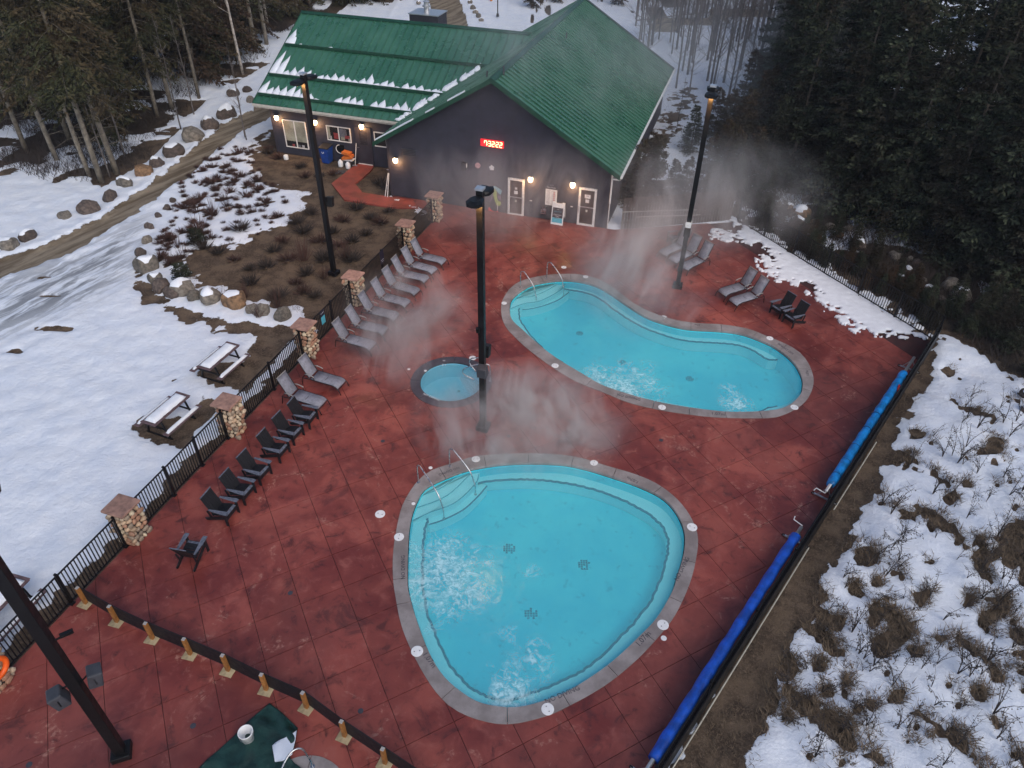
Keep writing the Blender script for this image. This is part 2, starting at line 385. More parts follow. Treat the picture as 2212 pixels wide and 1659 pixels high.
def roof_material():
    m, t, b, co = base('green_metal_roof'); g = t.nodes.new('ShaderNodeNewGeometry').outputs['Position']
    n = noise(t, g, .5, 5); n2 = noise(t, g, 5, 5)
    c = mixc(t, ramp(t, n, .35, .65), (.026, .115, .066), (.042, .150, .092)); c = mixc(t, ramp(t, n2, .5, .8, 0, .5), c, (.095, .21, .155))
    t.links.new(c, b.inputs['Base Color']); t.links.new(ramp(t, n, .3, .7, .22, .40), b.inputs['Roughness']); b.inputs['Specular IOR Level'].default_value = 1.0; return m
roof_m = roof_material()
green_trim = mat('dark_green_trim', (.008, .055, .03), .4, .2, 5, 0, .05)
def glass_mat():
    m, t, b, co = base('window_glass'); b.inputs['Base Color'].default_value = (.03, .03, .035, 1); b.inputs['Roughness'].default_value = .06
    b.inputs['Alpha'].default_value = .16; return m
glass_m = glass_mat()
lamp_glow = mat('frosted_lamp_glass', (.9, .8, .65), .4, .02, 4, 0, 0, (1, .72, .42), 6)
led_red = mat('red_led_segment', (1, .2, .1), .4, .02, 4, 0, 0, (1, .16, .07), 9)
led_case = mat('red_clock_face', (.10, .004, .006), .3, .2, 6, 0, 0, (1, .02, .03), .55)
amber = mat('amber_lamp_lens', (1, .7, .3), .4, .02, 4, 0, 0, (1, .5, .14), 5)

# ------------------------------------------------------------ plan of the place
def line(pts, z=0): return [G(x, y, z) for x, y in pts]
fd = Vector((-4.09 + 11.03, 35.08 - 14.0, 0)).normalized(); F0 = Vector((-11.03, 14.0, 0))       # left fence line
fence_pt = lambda s_: F0 + fd * s_
A = Vector((4.66, 34.33, 0)); BTH = R(163.135 - 180); BW = 11.9                                 # pool house: corner, heading, width
bx_ = Vector((math.cos(BTH), math.sin(BTH), 0)); by_ = Vector((-math.sin(BTH), math.cos(BTH), 0))
def BL(x, y, z=0): return A + bx_ * x + by_ * y + Vector((0, 0, z))
RC = Vector((17.2, 24.75, 0)); RD = Vector((3.45 - 17.26, 7.41 - 24.8, 0)).normalized()            # right fence corner, direction down
BC = G(1592, 478)                                                                                # back fence corner
deck_poly = [fence_pt(-14), fence_pt(22.6), BL(-BW - .02, -.02), BL(.4, -.02), BC, RC, RC + RD * 30]
deck_poly = [Vector((p.x, p.y, 0)) for p in deck_poly]

low_out = [(848.9,1247.6),(850.2,1182.6),(864,1107.6),(879,1072),(901.5,1039.8),(929,1017),(979,999.7),(1029,984.7),(1104.5,979.6),(1180,980),(1246.4,987),(1306.5,1004.7),(1374,1024.7),(1419.3,1044.8),(1457,1072.4),(1487,1107.4),(1504.5,1145),(1508.3,1170),(1504.5,1202.6),(1495.7,1243),(1482,1280.7),(1457,1331),(1424.3,1373.5),(1371.7,1428.6),(1306.5,1481),(1231,1523.8),(1181.2,1546.4),(1106,1564),(1054.3,1560),(1004,1544),(964,1519),(926.5,1473.8),(889,1406),(866.3,1348.5),(855,1293)]
low_in = [(880,1247.6),(885.2,1132.5),(904,1074.9),(924,1049.8),(979,1024.7),(1024,1010.9),(1104.5,1000),(1206,1001),(1266.4,1012),(1331.6,1032),(1381.7,1049.8),(1431.8,1074.9),(1461.9,1107.4),(1478.2,1145),(1479.4,1177.6),(1474.4,1207.6),(1462,1247.5),(1451.9,1278),(1419.3,1333.4),(1381.7,1373.5),(1331.6,1421),(1281.5,1458.7),(1218.8,1496.3),(1156,1519),(1106,1527.7),(1041.7,1519),(999,1496),(959,1461),(929,1413.6),(904,1351),(886.3,1293)]
low_bench = [(1106,1037),(1155,1037),(1206,1042),(1261,1052),(1319,1070),(1369,1092.5),(1406.8,1115),(1431.8,1140),(1443,1167.6),(1441.9,1192.6),(1434.4,1227.7),(1411.8,1288),(1381.7,1330.9),(1344,1373.5),(1281.5,1433.7),(1231.3,1463.7),(1168.7,1491),(1106,1512.6),(1084.4,1514),(1041.7,1501),(1004,1476),(966.6,1428.6),(944,1378.5),(924,1328.4),(913.9,1273),(913,1233),(914,1190),(916.4,1155),(922.7,1127.5),(930,1108),(984,1086),(1026.7,1046)]
up_out = [(1106,721.6),(1094.4,709),(1084.4,686.5),(1083,656.5),(1092,636.4),(1106,619),(1131,604.5),(1181,593.9),(1231.3,591.3),(1266.4,595),(1306.5,609),(1341.6,634),(1371.7,656.5),(1406.8,674),(1457,690.3),(1507,697.8),(1557,700.3),(1607.3,707.9),(1632.4,715.4),(1659,727),(1684,736.7),(1719,754.2),(1741.7,776.8),(1755.5,806.9),(1757,832),(1744.3,861.8),(1721.6,881.9),(1689,897.4),(1659,902.9),(1557,902),(1482,894.4),(1419.3,884.3),(1356.7,869.3),(1301.5,846.7),(1261.4,831.7),(1231.3,817),(1181.2,785),(1131,746)]
up_in = [(1106,690),(1101,666.5),(1106,645),(1131,624),(1156,612.5),(1206.2,605),(1246.3,606.4),(1286.4,616.4),(1319,634),(1351.6,656.5),(1386.7,679),(1421.8,694),(1482,709),(1557,714),(1607,721.7),(1659,741.7),(1679,753),(1704,771.8),(1721.6,791.8),(1733,817),(1734,834.2),(1729,851.8),(1709,871.8),(1684,883),(1659,886.4),(1619.8,889.4),(1557,888),(1469.4,876.8),(1406.8,864.3),(1356.7,850.5),(1301.5,831.7),(1256.4,806),(1206.2,776),(1168.7,748),(1131,714)]
up_bench = [(1211,626.4),(1236,627.7),(1269,634),(1296.4,646.5),(1319,664),(1344,681.5),(1381.7,704),(1431.9,724),(1482,736.7),(1532,740.5),(1582,744),(1619.8,754),(1659,776.8),(1690,778),(1716,800),(1728,822),(1728,845),(1700,873),(1657,884),(1640,888),(1557,889),(1469.4,876),(1406.8,863),(1356.7,850),(1301.5,831),(1256.4,807),(1216,784),(1181,761.7),(1143.6,721.6),(1124.8,694),(1121,671.5),(1131,655),(1168.7,649)]
TC = Vector((-2.28, 21.62, 0))
def flat(pts, z, n=5): return [Vector((p.x, p.y, 0)) for p in catmull([G(x, y, z) for x, y in pts], n)]
LO = resample(flat(low_out, .015), 150); LI = resample(flat(low_in, .015), 130)
UO = resample(flat(up_out, .015), 170); UI = resample(flat(up_in, .015), 150)
circ = lambda c, r, n: [Vector((c.x + r * math.cos(2 * math.pi * i / n), c.y + r * math.sin(2 * math.pi * i / n), 0)) for i in range(n)]
TO = circ(TC, 1.53, 64); TI = circ(TC, 1.17, 56)
SP_C = G(648, 1738); SO = circ(SP_C, 1.05, 40); SI = circ(SP_C, .75, 40)      # edge of a small plunge tub at the bottom of the frame
def shrink(poly, c=.06):
    out = []; n = len(poly)
    for i in range(n):
        d = (poly[(i + 1) % n] - poly[i - 1]).normalized(); nn = Vector((d.y, -d.x, 0)); q = poly[i] + nn * c
        out.append(q if pip(poly, q.x, q.y) else poly[i] - nn * c)
    return out
HOLES = [shrink(p) for p in (LO, UO, TO, SO)]

rn0 = Vector((-RD.y, RD.x, 0)); rn0 = rn0 if rn0.x > 0 else -rn0
# ------------------------------------------------------------ ground sheet
def poly_np(pts, X, Y):
    inside = np.zeros(X.shape, bool); n = len(pts); j = n - 1
    for i in range(n):
        xi, yi, xj, yj = pts[i][0], pts[i][1], pts[j][0], pts[j][1]
        if yi != yj:
            c = ((yi > Y) != (yj > Y)) & (X < (xj - xi) * (Y - yi) / (yj - yi) + xi); inside ^= c
        j = i
    return inside
def dist_np(pts, X, Y, closed=True):
    D = np.full(X.shape, 1e9); n = len(pts)
    for i in range(n if closed else n - 1):
        ax, ay = pts[i][0], pts[i][1]; bx, by = pts[(i + 1) % n][0] - ax, pts[(i + 1) % n][1] - ay
        t = np.clip(((X - ax) * bx + (Y - ay) * by) / max(1e-9, bx * bx + by * by), 0, 1)
        D = np.minimum(D, np.hypot(X - ax - bx * t, Y - ay - by * t))
    return D
def sdf(pts, X, Y):
    D = dist_np(pts, X, Y); return np.where(poly_np(pts, X, Y), D, -D)
road = line([(-60,580),(0,562),(120,525),(220,470),(330,395),(400,340),(480,270),(560,232),(600,215),(615,240),(575,262),(520,290),(470,325),(400,385),(330,440),(250,492),(130,560),(0,605),(-60,625)])
ice_p = line([(-60,600),(0,600),(150,550),(300,470),(330,450),(320,520),(290,600),(210,660),(100,700),(0,740),(-60,780)])
bare = line([(560,300),(640,250),(860,300),(850,425),(930,465),(870,530),(820,600),(770,655),(715,705),(680,700),(650,672),(560,652),(480,630),(415,605),(398,560),(440,535),(520,525),(570,505),(610,480),(650,450),(655,420),(610,405),(560,390),(540,340)])
tbl1 = line([(410,815),(470,835),(530,845),(600,770),(650,705),(600,700),(560,740),(520,790),(450,780)])
tbl2 = line([(285,925),(340,962),(395,970),(480,870),(440,860),(400,900),(300,905)])
foot = line([(283,600),(300,570),(330,640),(400,670),(480,690),(560,705),(650,715),(640,740),(560,735),(470,715),(380,680),(310,650)])
rstrip = line([(2040,700),(2035,735),(1995,850),(1955,900),(1930,1010),(1870,1070),(1820,1190),(1785,1240),(1760,1330),(1700,1420),(1655,1540),(1600,1700),(1400,1740),(1750,1130),(1960,800)])
rforest = line([(1590,470),(1640,400),(1660,300),(1720,60),(2300,-60),(2400,900),(2190,800),(2050,700)])
lforest = line([(-200,420),(0,360),(200,395),(280,350),(420,215),(560,140),(640,60),(860,0),(860,-150),(-900,-150)])
fstrip = line([(1575,445),(1640,470),(1740,520),(1830,560),(1950,630),(2040,690),(2120,700),(2160,730),(2080,760),(2030,735),(1900,650),(1800,590),(1650,500),(1590,480)])
topbush = line([(1140,60),(1200,-40),(1600,-60),(1400,60),(1340,40),(1260,0)])
pathroad = line([(935,60),(925,0),(905,-40),(890,-150),(960,-150),(975,-40),(1000,30),(1012,70)])
btrack = line([(1370,62),(1500,45),(1650,28),(1800,0),(1900,-30),(1900,-5),(1760,32),(1600,55),(1420,82)])
side_p = line([(1345,380),(1440,250),(1480,180),(1500,200),(1460,290),(1400,400),(1370,440),(1600,470),(1600,440),(1640,400),(1560,330),(1480,420),(1345,460)])
clumps = []
rc = random.Random(11)
for q in [(2235,900,1.0),(2140,980,.8),(1975,945,.5),(1960,985,.6),(2080,1060,.4),(2050,1085,.5),(2180,1190,1.1),(2210,1220,1.2),(2110,1240,.7),(1860,1210,.6),(1900,1330,.7),(1935,1370,.9),(1980,1310,.5),(2010,1150,.35),(2090,1300,.5),(1840,1275,.4),(2150,1330,.6),(2120,1350,.5),(1970,1420,.35),(1905,1395,.7),(2195,1390,.6),(1770,1435,.35),(1830,1480,.25),(1775,1500,.35),(1740,1520,.5),(1850,1540,.35),(1880,1530,.3),(1930,1520,.35),(1700,1550,.35),(1655,1480,.3),(1700,1490,.25),(2000,1600,.3),(2140,1480,.35),(2100,1510,.4),(1890,1270,.35),(2060,1180,.3),(1800,1345,.5)]:
    clumps.append((*G(q[0], q[1])[:2], q[2] * .62))
for i in range(150):
    p = G(rc.uniform(1650, 2400), rc.uniform(820, 1750))
    clumps.append((p.x, p.y, rc.uniform(.05, .15)))
tuft_px = [(520,385),(534,402),(556,392),(530,425),(560,412),(497,416),(483,430),(505,395),(470,388),(455,400),(430,430),(432,445),(398,452),(408,437),(444,395),(540,352),(580,320),(365,520),(395,505),(345,530),(378,560),(425,460),(455,465),(490,360),(515,350),(590,415),(470,345),(440,372),(500,370),(575,440),(545,460),(420,500),(370,570),(350,560),(600,470),(465,415),(515,330),(460,360),(540,330),(560,365)]
for x, y in tuft_px: p = G(x, y); clumps.append((p.x, p.y, rc.uniform(.22, .42)))
for x, y in ((303,840),(309,846),(315,838),(378,822),(385,826),(392,836),(450,832),(457,834),(428,866),(440,864),(312,903),(320,897),(388,818),(300,835)): p = G(x, y); clumps.append((p.x, p.y, .055))
# cleared tree wells
def make_ground():
    def axis(lo, hi, step, far):
        a = list(np.arange(lo, hi + step / 2, step)); s_ = step
        l, r_ = [a[0]], [a[-1]]
        while l[-1] > -far: s_ *= 1.22; l.append(l[-1] - s_)
        s_ = step
        while r_[-1] < far: s_ *= 1.22; r_.append(r_[-1] + s_)
        return np.array(l[:0:-1] + a + r_[1:])
    xs = axis(-26, 24, .17, 400); ys = axis(3, 62, .17, 400)
    X, Y = np.meshgrid(xs, ys); X = X + 0.0; Y = Y + 0.0
    n1 = fbm(X * .35, Y * .35, 1); n2 = fbm(X * 1.4, Y * 1.4, 5); n3 = fbm(X * 3.5, Y * 3.5, 9, 3)
    wob = (n2 - .5) * 1.2 + (n3 - .5) * .8
    sn = np.full(X.shape, 1.0)
    def cut(poly, soft=.5, amt=1.0, w=1.0):
        nonlocal sn
        d = sdf(poly, X, Y) + wob * w; sn = np.minimum(sn, 1 - amt * np.clip(d / soft * .5 + .5, 0, 1))
    cut(bare, .3, 1, 1.3); cut(tbl1, .25, 1, .5); cut(tbl2, .25, 1, .4); cut(foot, .25, 1, .8); cut(rstrip, .25, 1, .7)
    cut(side_p, .8, .75, 2.2); cut(fstrip, .5, .92, 2.0)
    # a bare strip outside the left fence
    df = dist_np([fence_pt(-16), fence_pt(24)], X, Y, False); sn = np.minimum(sn, np.clip((df - .55 + wob * .55) / .3 * .5 + .5, 0, 1))
    fl = sdf(lforest, X, Y); fr = sdf(rforest, X, Y); tb = sdf(topbush, X, Y)
    patch = fbm(X * .45, Y * .45, 21, 4)
    sn = np.where(fl > -1.0, np.minimum(sn, np.clip((patch - .53) * 7 + .5, 0, 1)), sn)
    sn = np.where(fr > -.5, np.minimum(sn, np.clip((patch - .53 + .09 * np.clip((Y - 42) / 8, 0, 1)) * 7 + .5, 0, 1)), sn)
    sn = np.where(tb > 0, np.minimum(sn, np.clip((patch - .5) * 7 + .5, 0, 1)), sn)
    ca, sa = math.cos(-.9), math.sin(-.9); u_ = X * ca + Y * sa; v_ = -X * sa + Y * ca
    an = fbm(u_ * .55, v_ * 1.5, 41, 4) * .7 + fbm(u_ * 1.6, v_ * 3.2, 47, 3) * .3; off = (X - RC.x) * rn0.x + (Y - RC.y) * rn0.y
    sn = np.where((off > 0) & (fr < .5) & (Y < 28), np.minimum(sn, np.clip((an - .352 - .020 * np.clip(off - 6, 0, 6) + .05 * np.clip(2 - off / 2, 0, 1) * 0) * 16 + .5, 0, 1)), sn)
    for cx, cy, rr in clumps:
        m = (abs(X - cx) < rr * 3) & (abs(Y - cy) < rr * 3)
        if m.any():
            ang = .8; ex = ((X[m] - cx) * math.cos(ang) + (Y[m] - cy) * math.sin(ang)) / 1.0; ey = (-(X[m] - cx) * math.sin(ang) + (Y[m] - cy) * math.cos(ang)) / .55
            d = np.hypot(ex, ey) / rr + (n3[m] - .5) * 2.2 + (n2[m] - .5) * 1.2
            sn[m] = np.minimum(sn[m], np.clip((d - 1) * 2 + .5, 0, 1))
    # lone bare patches on the lawn
    for px, py, a_, b_ in ((120, 711, .75, .22), (95, 600, .3, .15), (110, 640, .5, .1), (30, 760, .4, .15)):
        p = G(px, py); d = np.hypot((X - p.x) / a_, (Y - p.y) / b_) + (n3 - .5); sn = np.minimum(sn, np.clip((d - 1) * 2 + .5, 0, 1))
    rdv = np.clip(sdf(road, X, Y) / .5 + .5 + (n2 - .5) * 1.2, 0, 1)
    rdv = np.maximum(rdv, np.clip(sdf(pathroad, X, Y) / .5 + .5 + (n2 - .5), 0, 1)); rdv = np.maximum(rdv, .85 * np.clip(sdf(btrack, X, Y) / .5 + .5 + (n2 - .5) * 2, 0, 1))
    sn = np.minimum(sn, 1 - rdv)
    ic = np.clip(sdf(ice_p, X, Y) / 2 + .3, 0, 1) * (1 - rdv * .5)
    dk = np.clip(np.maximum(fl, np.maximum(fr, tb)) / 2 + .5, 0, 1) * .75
    bank = np.clip(1 - dist_np(road, X, Y) / .9, 0, 1) * (rdv < .5) * .22 * n3
    n4_ = fbm(X * 2.3, Y * 2.3, 31, 2); Z = -.06 + sn * (.03 + .09 * n2 + .05 * n3 + .09 * n4_) + bank + np.where(fr > 0, np.minimum(fr * .06, 1.5), 0) + np.where(fl > 0, np.minimum(fl * .02, .6), 0)
    rs = X * 0 + np.clip((X - (RC.x + (Y - RC.y) * RD.x / RD.y)) , 0, 8) * (Y < 30)
    Z += np.where(rs > 0, .05 * rs + (n1 - .5) * .5 * np.clip(rs / 2, 0, 1), 0)
    far = np.maximum(0, np.hypot(X, Y) - 55); Z += np.where(far > 0, far * .02, 0)
    rows, cols = X.shape; idx = np.arange(rows * cols).reshape(rows, cols)
    q = np.stack([idx[:-1, :-1], idx[:-1, 1:], idx[1:, 1:], idx[1:, :-1]], -1).reshape(-1, 4)
    cx = (X[:-1, :-1] + X[1:, 1:]).ravel() / 2; cy = (Y[:-1, :-1] + Y[1:, 1:]).ravel() / 2
    keep = sdf(deck_poly, cx, cy) < .35
    q = q[keep]
    dd = sdf(deck_poly, X, Y); Z = np.where(dd > -.15, np.minimum(Z, -.07), Z)
    me = bpy.data.meshes.new('ground'); me.vertices.add(rows * cols)
    me.vertices.foreach_set('co', np.stack([X, Y, Z], -1).ravel().astype(np.float32))
    me.loops.add(len(q) * 4); me.loops.foreach_set('vertex_index', q.ravel().astype(np.int32))
    me.polygons.add(len(q)); me.polygons.foreach_set('loop_start', np.arange(0, len(q) * 4, 4, dtype=np.int32))
    me.update(calc_edges=True); me.polygons.foreach_set('use_smooth', [True] * len(q))
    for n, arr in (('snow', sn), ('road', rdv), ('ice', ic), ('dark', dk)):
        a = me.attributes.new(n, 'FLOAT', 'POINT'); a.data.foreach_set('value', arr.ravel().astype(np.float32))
    me.materials.append(ground_m); me.validate()
    o = obj('ground', me); tag(o, 'ground of trodden snow, dead grass and mud around the pool terrace', kind='structure')
    from bisect import bisect
    def gz(x, y):
        j = min(max(bisect(xs, x) - 1, 0), cols - 2); i = min(max(bisect(ys, y) - 1, 0), rows - 2)
        return float(max(Z[i, j], Z[i + 1, j], Z[i, j + 1], Z[i + 1, j + 1]))
    def sv(x, y):
        j = min(max(bisect(xs, x) - 1, 0), cols - 2); i = min(max(bisect(ys, y) - 1, 0), rows - 2); return float(sn[i, j])
    return gz, sv
GZ, SNOW = make_ground()
def on_ground(p, dz=0): return Vector((p.x, p.y, GZ(p.x, p.y) + dz))

# ------------------------------------------------------------ deck: slabs cut by joints
deck = region('pool_deck', [deck_poly] + HOLES, lambda x, y: pip(deck_poly, x, y) and not any(pip(h, x, y) for h in HOLES), -.035, .4, joint_m)
tag(deck, 'red stamped concrete pool deck with straight joints', kind='structure')
U_ = R(117.32); eu = Vector((math.cos(U_), math.sin(U_), 0)); ev = Vector((-math.sin(U_), math.cos(U_), 0)); CS = 1.222; CV = 1.230
def gp(i, j):
    v = .1184 * CAM_H + (j) * CV; u = .4718 * CAM_H + i * CS - .022 * (v - .05 * CAM_H); return eu * u + ev * v
cells = []
allloops = [deck_poly] + HOLES
for i in range(-12, 26):
    for j in range(-22, 14):
        c = [gp(i, j), gp(i + 1, j), gp(i + 1, j + 1), gp(i, j + 1)]; ce = sum(c, Vector()) / 4
        if ce.y < 3 or ce.y > 46: continue
        ins = [pip(deck_poly, q.x, q.y) for q in c]; near = [h for h in HOLES if min((q - ce).length for q in h) < 1.3 or pip(h, ce.x, ce.y)]
        full = all(ins) and not near
        if not full and not any(ins) and min(abs((nearest(deck_poly, ce) - ce).length), 9) > 1.0: continue
        if any(pip(h, ce.x, ce.y) and min((nearest(h, q) - q).length for q in [ce]) > .95 for h in near): continue
        g_ = .007; cs = [ce + (q - ce) * (1 - g_ / .61) for q in c]
        if full:
            zt = random.uniform(-.001, .001); v = [Vector((q.x, q.y, zt)) for q in cs] + [Vector((q.x, q.y, -.03)) for q in cs]
            if (cs[1] - cs[0]).cross(cs[2] - cs[0]).z < 0: f = [(3, 2, 1, 0)] + [(a, (a + 1) % 4, (a + 1) % 4 + 4, a + 4) for a in range(4)]
            else: f = [(0, 1, 2, 3)] + [((a + 1) % 4, a, a + 4, (a + 1) % 4 + 4) for a in range(4)]
            r_ = (v, f)
        else:
            loops = [cs]
            if not all(ins) or min((nearest(deck_poly, q) - q).length for q in c) < .02: loops.append(deck_poly)
            loops += near
            r_ = region('s', loops, lambda x, y: pip(cs, x, y) and pip(deck_poly, x, y) and not any(pip(h, x, y) for h in near), 0, .03, None, None, False)
        if r_:
            d = (ce - Vector((0, 0, CAM_H))).length
            cells.append((d, ce, r_))
cells.sort(key=lambda q: q[0])
vis = [c for c in cells if c[1].y > 7.2]; rest = vis[300:] + [c for c in cells if c[1].y <= 7.2]
for d, ce, (v, f) in vis[:300]:
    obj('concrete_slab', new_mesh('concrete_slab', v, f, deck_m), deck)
mb = MB()
for d, ce, (v, f) in rest: mb.add(v, f)
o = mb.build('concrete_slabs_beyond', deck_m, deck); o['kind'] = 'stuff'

# ------------------------------------------------------------ pools
def text(name, s_, loc, size, rz, m, parent=None, thick=.002, face=None, align='CENTER'):
    c = bpy.data.curves.new(name, 'FONT'); c.body = s_; c.size = size; c.extrude = thick; c.align_x = align; c.align_y = 'CENTER'; c.resolution_u = 2
    c.materials.append(m); tmp = bpy.data.objects.new('tmp', c); link(tmp); bpy.context.view_layer.update()
    me = bpy.data.meshes.new_from_object(tmp); bpy.data.objects.remove(tmp); bpy.data.curves.remove(c)
    o = bpy.data.objects.new(name, me); link(o); o.parent = parent
    o.location = loc
    if face is not None: o.rotation_euler = face
    else: o.rotation_euler = (0, 0, rz)
    return o
def ring_between(zf, I, O, seg, name, m, parent, top, drop_in, drop_out, gap=.008):
    n = len(I); k = 0; per = n // seg; b_ = []
    while k < n:
        e = min(k + per, n)
        if n - e < per // 2: e = n
        ids = [i % n for i in range(k, e + 1)]
        ins = [I[i].copy() for i in ids]; outs = [nearest(O, I[i]) for i in ids]
        def trim(a):
            d = (a[1] - a[0]).normalized(); a[0] = a[0] + d * gap; d = (a[-2] - a[-1]).normalized(); a[-1] = a[-1] + d * gap; return a
        ins = trim(ins); outs = trim(outs); L = len(ids)
        v = [p + Vector((0, 0, top)) for p in ins] + [p + Vector((0, 0, top)) for p in outs] + [p + Vector((0, 0, drop_in)) for p in ins] + [p + Vector((0, 0, drop_out)) for p in outs]
        f = []
        for i in range(L - 1):
            f += [(i, i + 1, L + i + 1, L + i), (i, 2 * L + i, 2 * L + i + 1, i + 1), (L + i, L + i + 1, 3 * L + i + 1, 3 * L + i)]
        f += [(0, L, 3 * L, 2 * L), (L - 1, 3 * L - 1, 4 * L - 1, 2 * L - 1)]
        o = obj(name, new_mesh(name, v, f, m), parent); b_.append(o); k = e
    return b_
def pool(name, label, O, I, bench, depth, bz, seg, jets, water_z, tint, floor_m_, bench_m_, cop_m, loc):
    t = thing(name, label, 'pool', (0, 0, 0))
    ring_between(0, I, O, seg, 'coping_slab', cop_m, t, .015, water_z + .03, -.03)
    n = len(I)
    # walls, floor
    mb = MB(); v = [p + Vector((0, 0, .004)) for p in I] + [p + Vector((0, 0, -depth)) for p in I]
    w_out = [p for p in shrink(I, -.02)]
    mb.add([p + Vector((0, 0, water_z + .03)) for p in w_out] + [p + Vector((0, 0, -depth)) for p in w_out], [(i, (i + 1) % n, n + (i + 1) % n, n + i) for i in range(n)])
    mb.add([p + Vector((0, 0, -depth)) for p in w_out], [tuple(range(n))]); mb.build('basin', floor_m_, t)
    if bench:
        o = region('bench', [w_out, bench], lambda x, y: pip(w_out, x, y) and not pip(bench, x, y), bz, depth + bz - .01, bench_m_, t)
    wm = water_mat(name + '_water', jets, tint); wp = shrink(I, -.01)
    o = region('water', [wp], lambda x, y: pip(wp, x, y), water_z, 0, wm, t)
    return t
benchL = [Vector((p.x, p.y, 0)) for p in catmull([G(x, y, -.46) for x, y in low_bench[:-3]] + [G(x, y, -.46) for x, y in low_bench[-3:]], 3)]
benchU = [Vector((p.x, p.y, 0)) for p in catmull([G(x, y, -.42) for x, y in up_bench], 3)]
jl = [(*G(955, 1235)[:2], 2.3, 1), (*G(930, 1290)[:2], 1.5, .85), (*G(1097, 1500)[:2], 1.1, 1.15), (*G(1115, 1420)[:2], 1.5, .75), (*G(1150, 1230)[:2], .5, .5)]
ju = [(*G(1340, 832)[:2], 2.6, .92), (*G(1380, 812)[:2], 1.8, .85), (*G(1590, 868)[:2], 1.0, .95), (*G(1575, 840)[:2], .8, .6)]
poolL = pool('swimming_pool', 'rounded triangular turquoise pool with steps, nearest the camera', LO, LI, benchL, .9, -.44, 18, jl, -.11, (.82, .98, .99), floor_p, bench_p, coping_m, 0)
poolU = pool('swimming_pool', 'kidney shaped turquoise pool farther up the red deck', UO, UI, benchU, .9, -.40, 22, ju, -.11, (.82, .98, .99), floor_p, bench_p, coping_m, 0)
poolL['group'] = poolU['group'] = 'turquoise pools set into the red deck'
tub = pool('hot_tub', 'round hot tub with dark slate coping beside the middle lamp post', TO, TI, None, .7, -.42, 8, [], -.07, (.88, .98, .99), tub_p, tub_p, hot_coping, 0)
tub['category'] = 'hot tub'
plunge = pool('plunge_tub', 'pale rim of a small tub half under the green tarp', SO, SI, None, .5, -.3, 8, [], -.1, (.88, .98, .99), tub_p, tub_p, coping_m, 0); plunge['category'] = 'tub'
def resample_open(p, k): return [p[i // k].lerp(p[min(i // k + 1, len(p) - 1)], (i % k) / k) for i in range((len(p) - 1) * k + 1)]
def strip(name, pts, w, z, m, parent, closed=False, h=.004):
    if 'tile' in name: pts = [p + Vector((math.sin(i * 1.7) * .012 + math.sin(i * .63) * .014, math.cos(i * 2.1) * .014, 0)) for i, p in enumerate(resample_open(pts, 3))]
    n = len(pts); a = []; b = []
    for i in range(n):
        d = ((pts[(i + 1) % n] if closed or i < n - 1 else pts[i]) - (pts[i - 1] if closed or i else pts[i])).normalized(); nn = Vector((-d.y, d.x, 0)) * w / 2
        a.append(Vector((pts[i].x, pts[i].y, z)) + nn); b.append(Vector((pts[i].x, pts[i].y, z)) - nn)
    f = [(i, (i + 1) % n, n + (i + 1) % n, n + i) for i in range(n if closed else n - 1)]
    v = a + b; k = len(v); v += [p - Vector((0, 0, .03 if 'tile' in name else .008)) for p in v]
    f2 = [(q[0], q[0] + k, q[1] + k, q[1]) for q in f] + [(q[3], q[2], q[2] + k, q[3] + k) for q in f]
    return obj(name, new_mesh(name, v, f + f2, m), parent)
strip('tile_line', benchL, .07, -.432, tile_m, poolL, True)
ub = benchU[:int(len(benchU) * 13.2 / len(up_bench))]; strip('tile_line', ub, .07, -.392, tile_m, poolU)
ub = benchU[int(len(benchU) * 26 / len(up_bench)):]; strip('tile_line', ub, .06, -.392, tile_m, poolU)
strip('tile_line', [G(1640, 889, -.39), G(1660, 880, -.39), G(1680, 877, -.39)], .06, -.392, tile_m, poolU)
def steps(t, arcs, I, corner, m, z0=-.14, dz=.045):
    for k, arc in enumerate(arcs):
        z = z0 - dz * k; a = catmull([G(x, y, z) for x, y in arc], 6, False); a = [Vector((p.x, p.y, 0)) for p in a]
        # outline behind the arc
        ia = min(range(len(I)), key=lambda i: (I[i] - a[0]).length); ib = min(range(len(I)), key=lambda i: (I[i] - a[-1]).length); n = len(I)
        p1 = [I[(ib + q) % n] for q in range((ia - ib) % n + 1)]; p2 = [I[(ib - q) % n] for q in range((ib - ia) % n + 1)]
        back = p1 if len(p1) < len(p2) else p2
        poly = a + back
        mb = MB().prism(poly, -.89, z); mb.build('step', step_p, t)
        strip('step_edge', a, .03, z + .006, stepedge, t)
step_p = pool_paint('pale_step', (.55, .93, .98), (.6, .95, .99), (.5, .9, .95)); stepedge = mat('blue_grey_step_tile', (.09, .32, .43), .5, .3, 12, 0, .1)
steps(poolL, [[(906,1072),(956.5,1052),(996,1020)], [(900,1097),(966.5,1070),(1021,1018)], [(890,1125),(929,1107),(984,1085),(1026.7,1045),(1034,1025)], [(915,1141),(955,1124),(999,1102.4),(1030,1075),(1051.7,1049.8)]][:3], LI, 0, bench_p)
steps(poolU, [[(1119,633),(1163.7,624),(1196,604)], [(1110,645),(1161,636.4),(1208,612)], [(1100,668),(1131,656),(1168.7,649),(1211,626.4),(1220,612)]], UI, 0, bench_p)
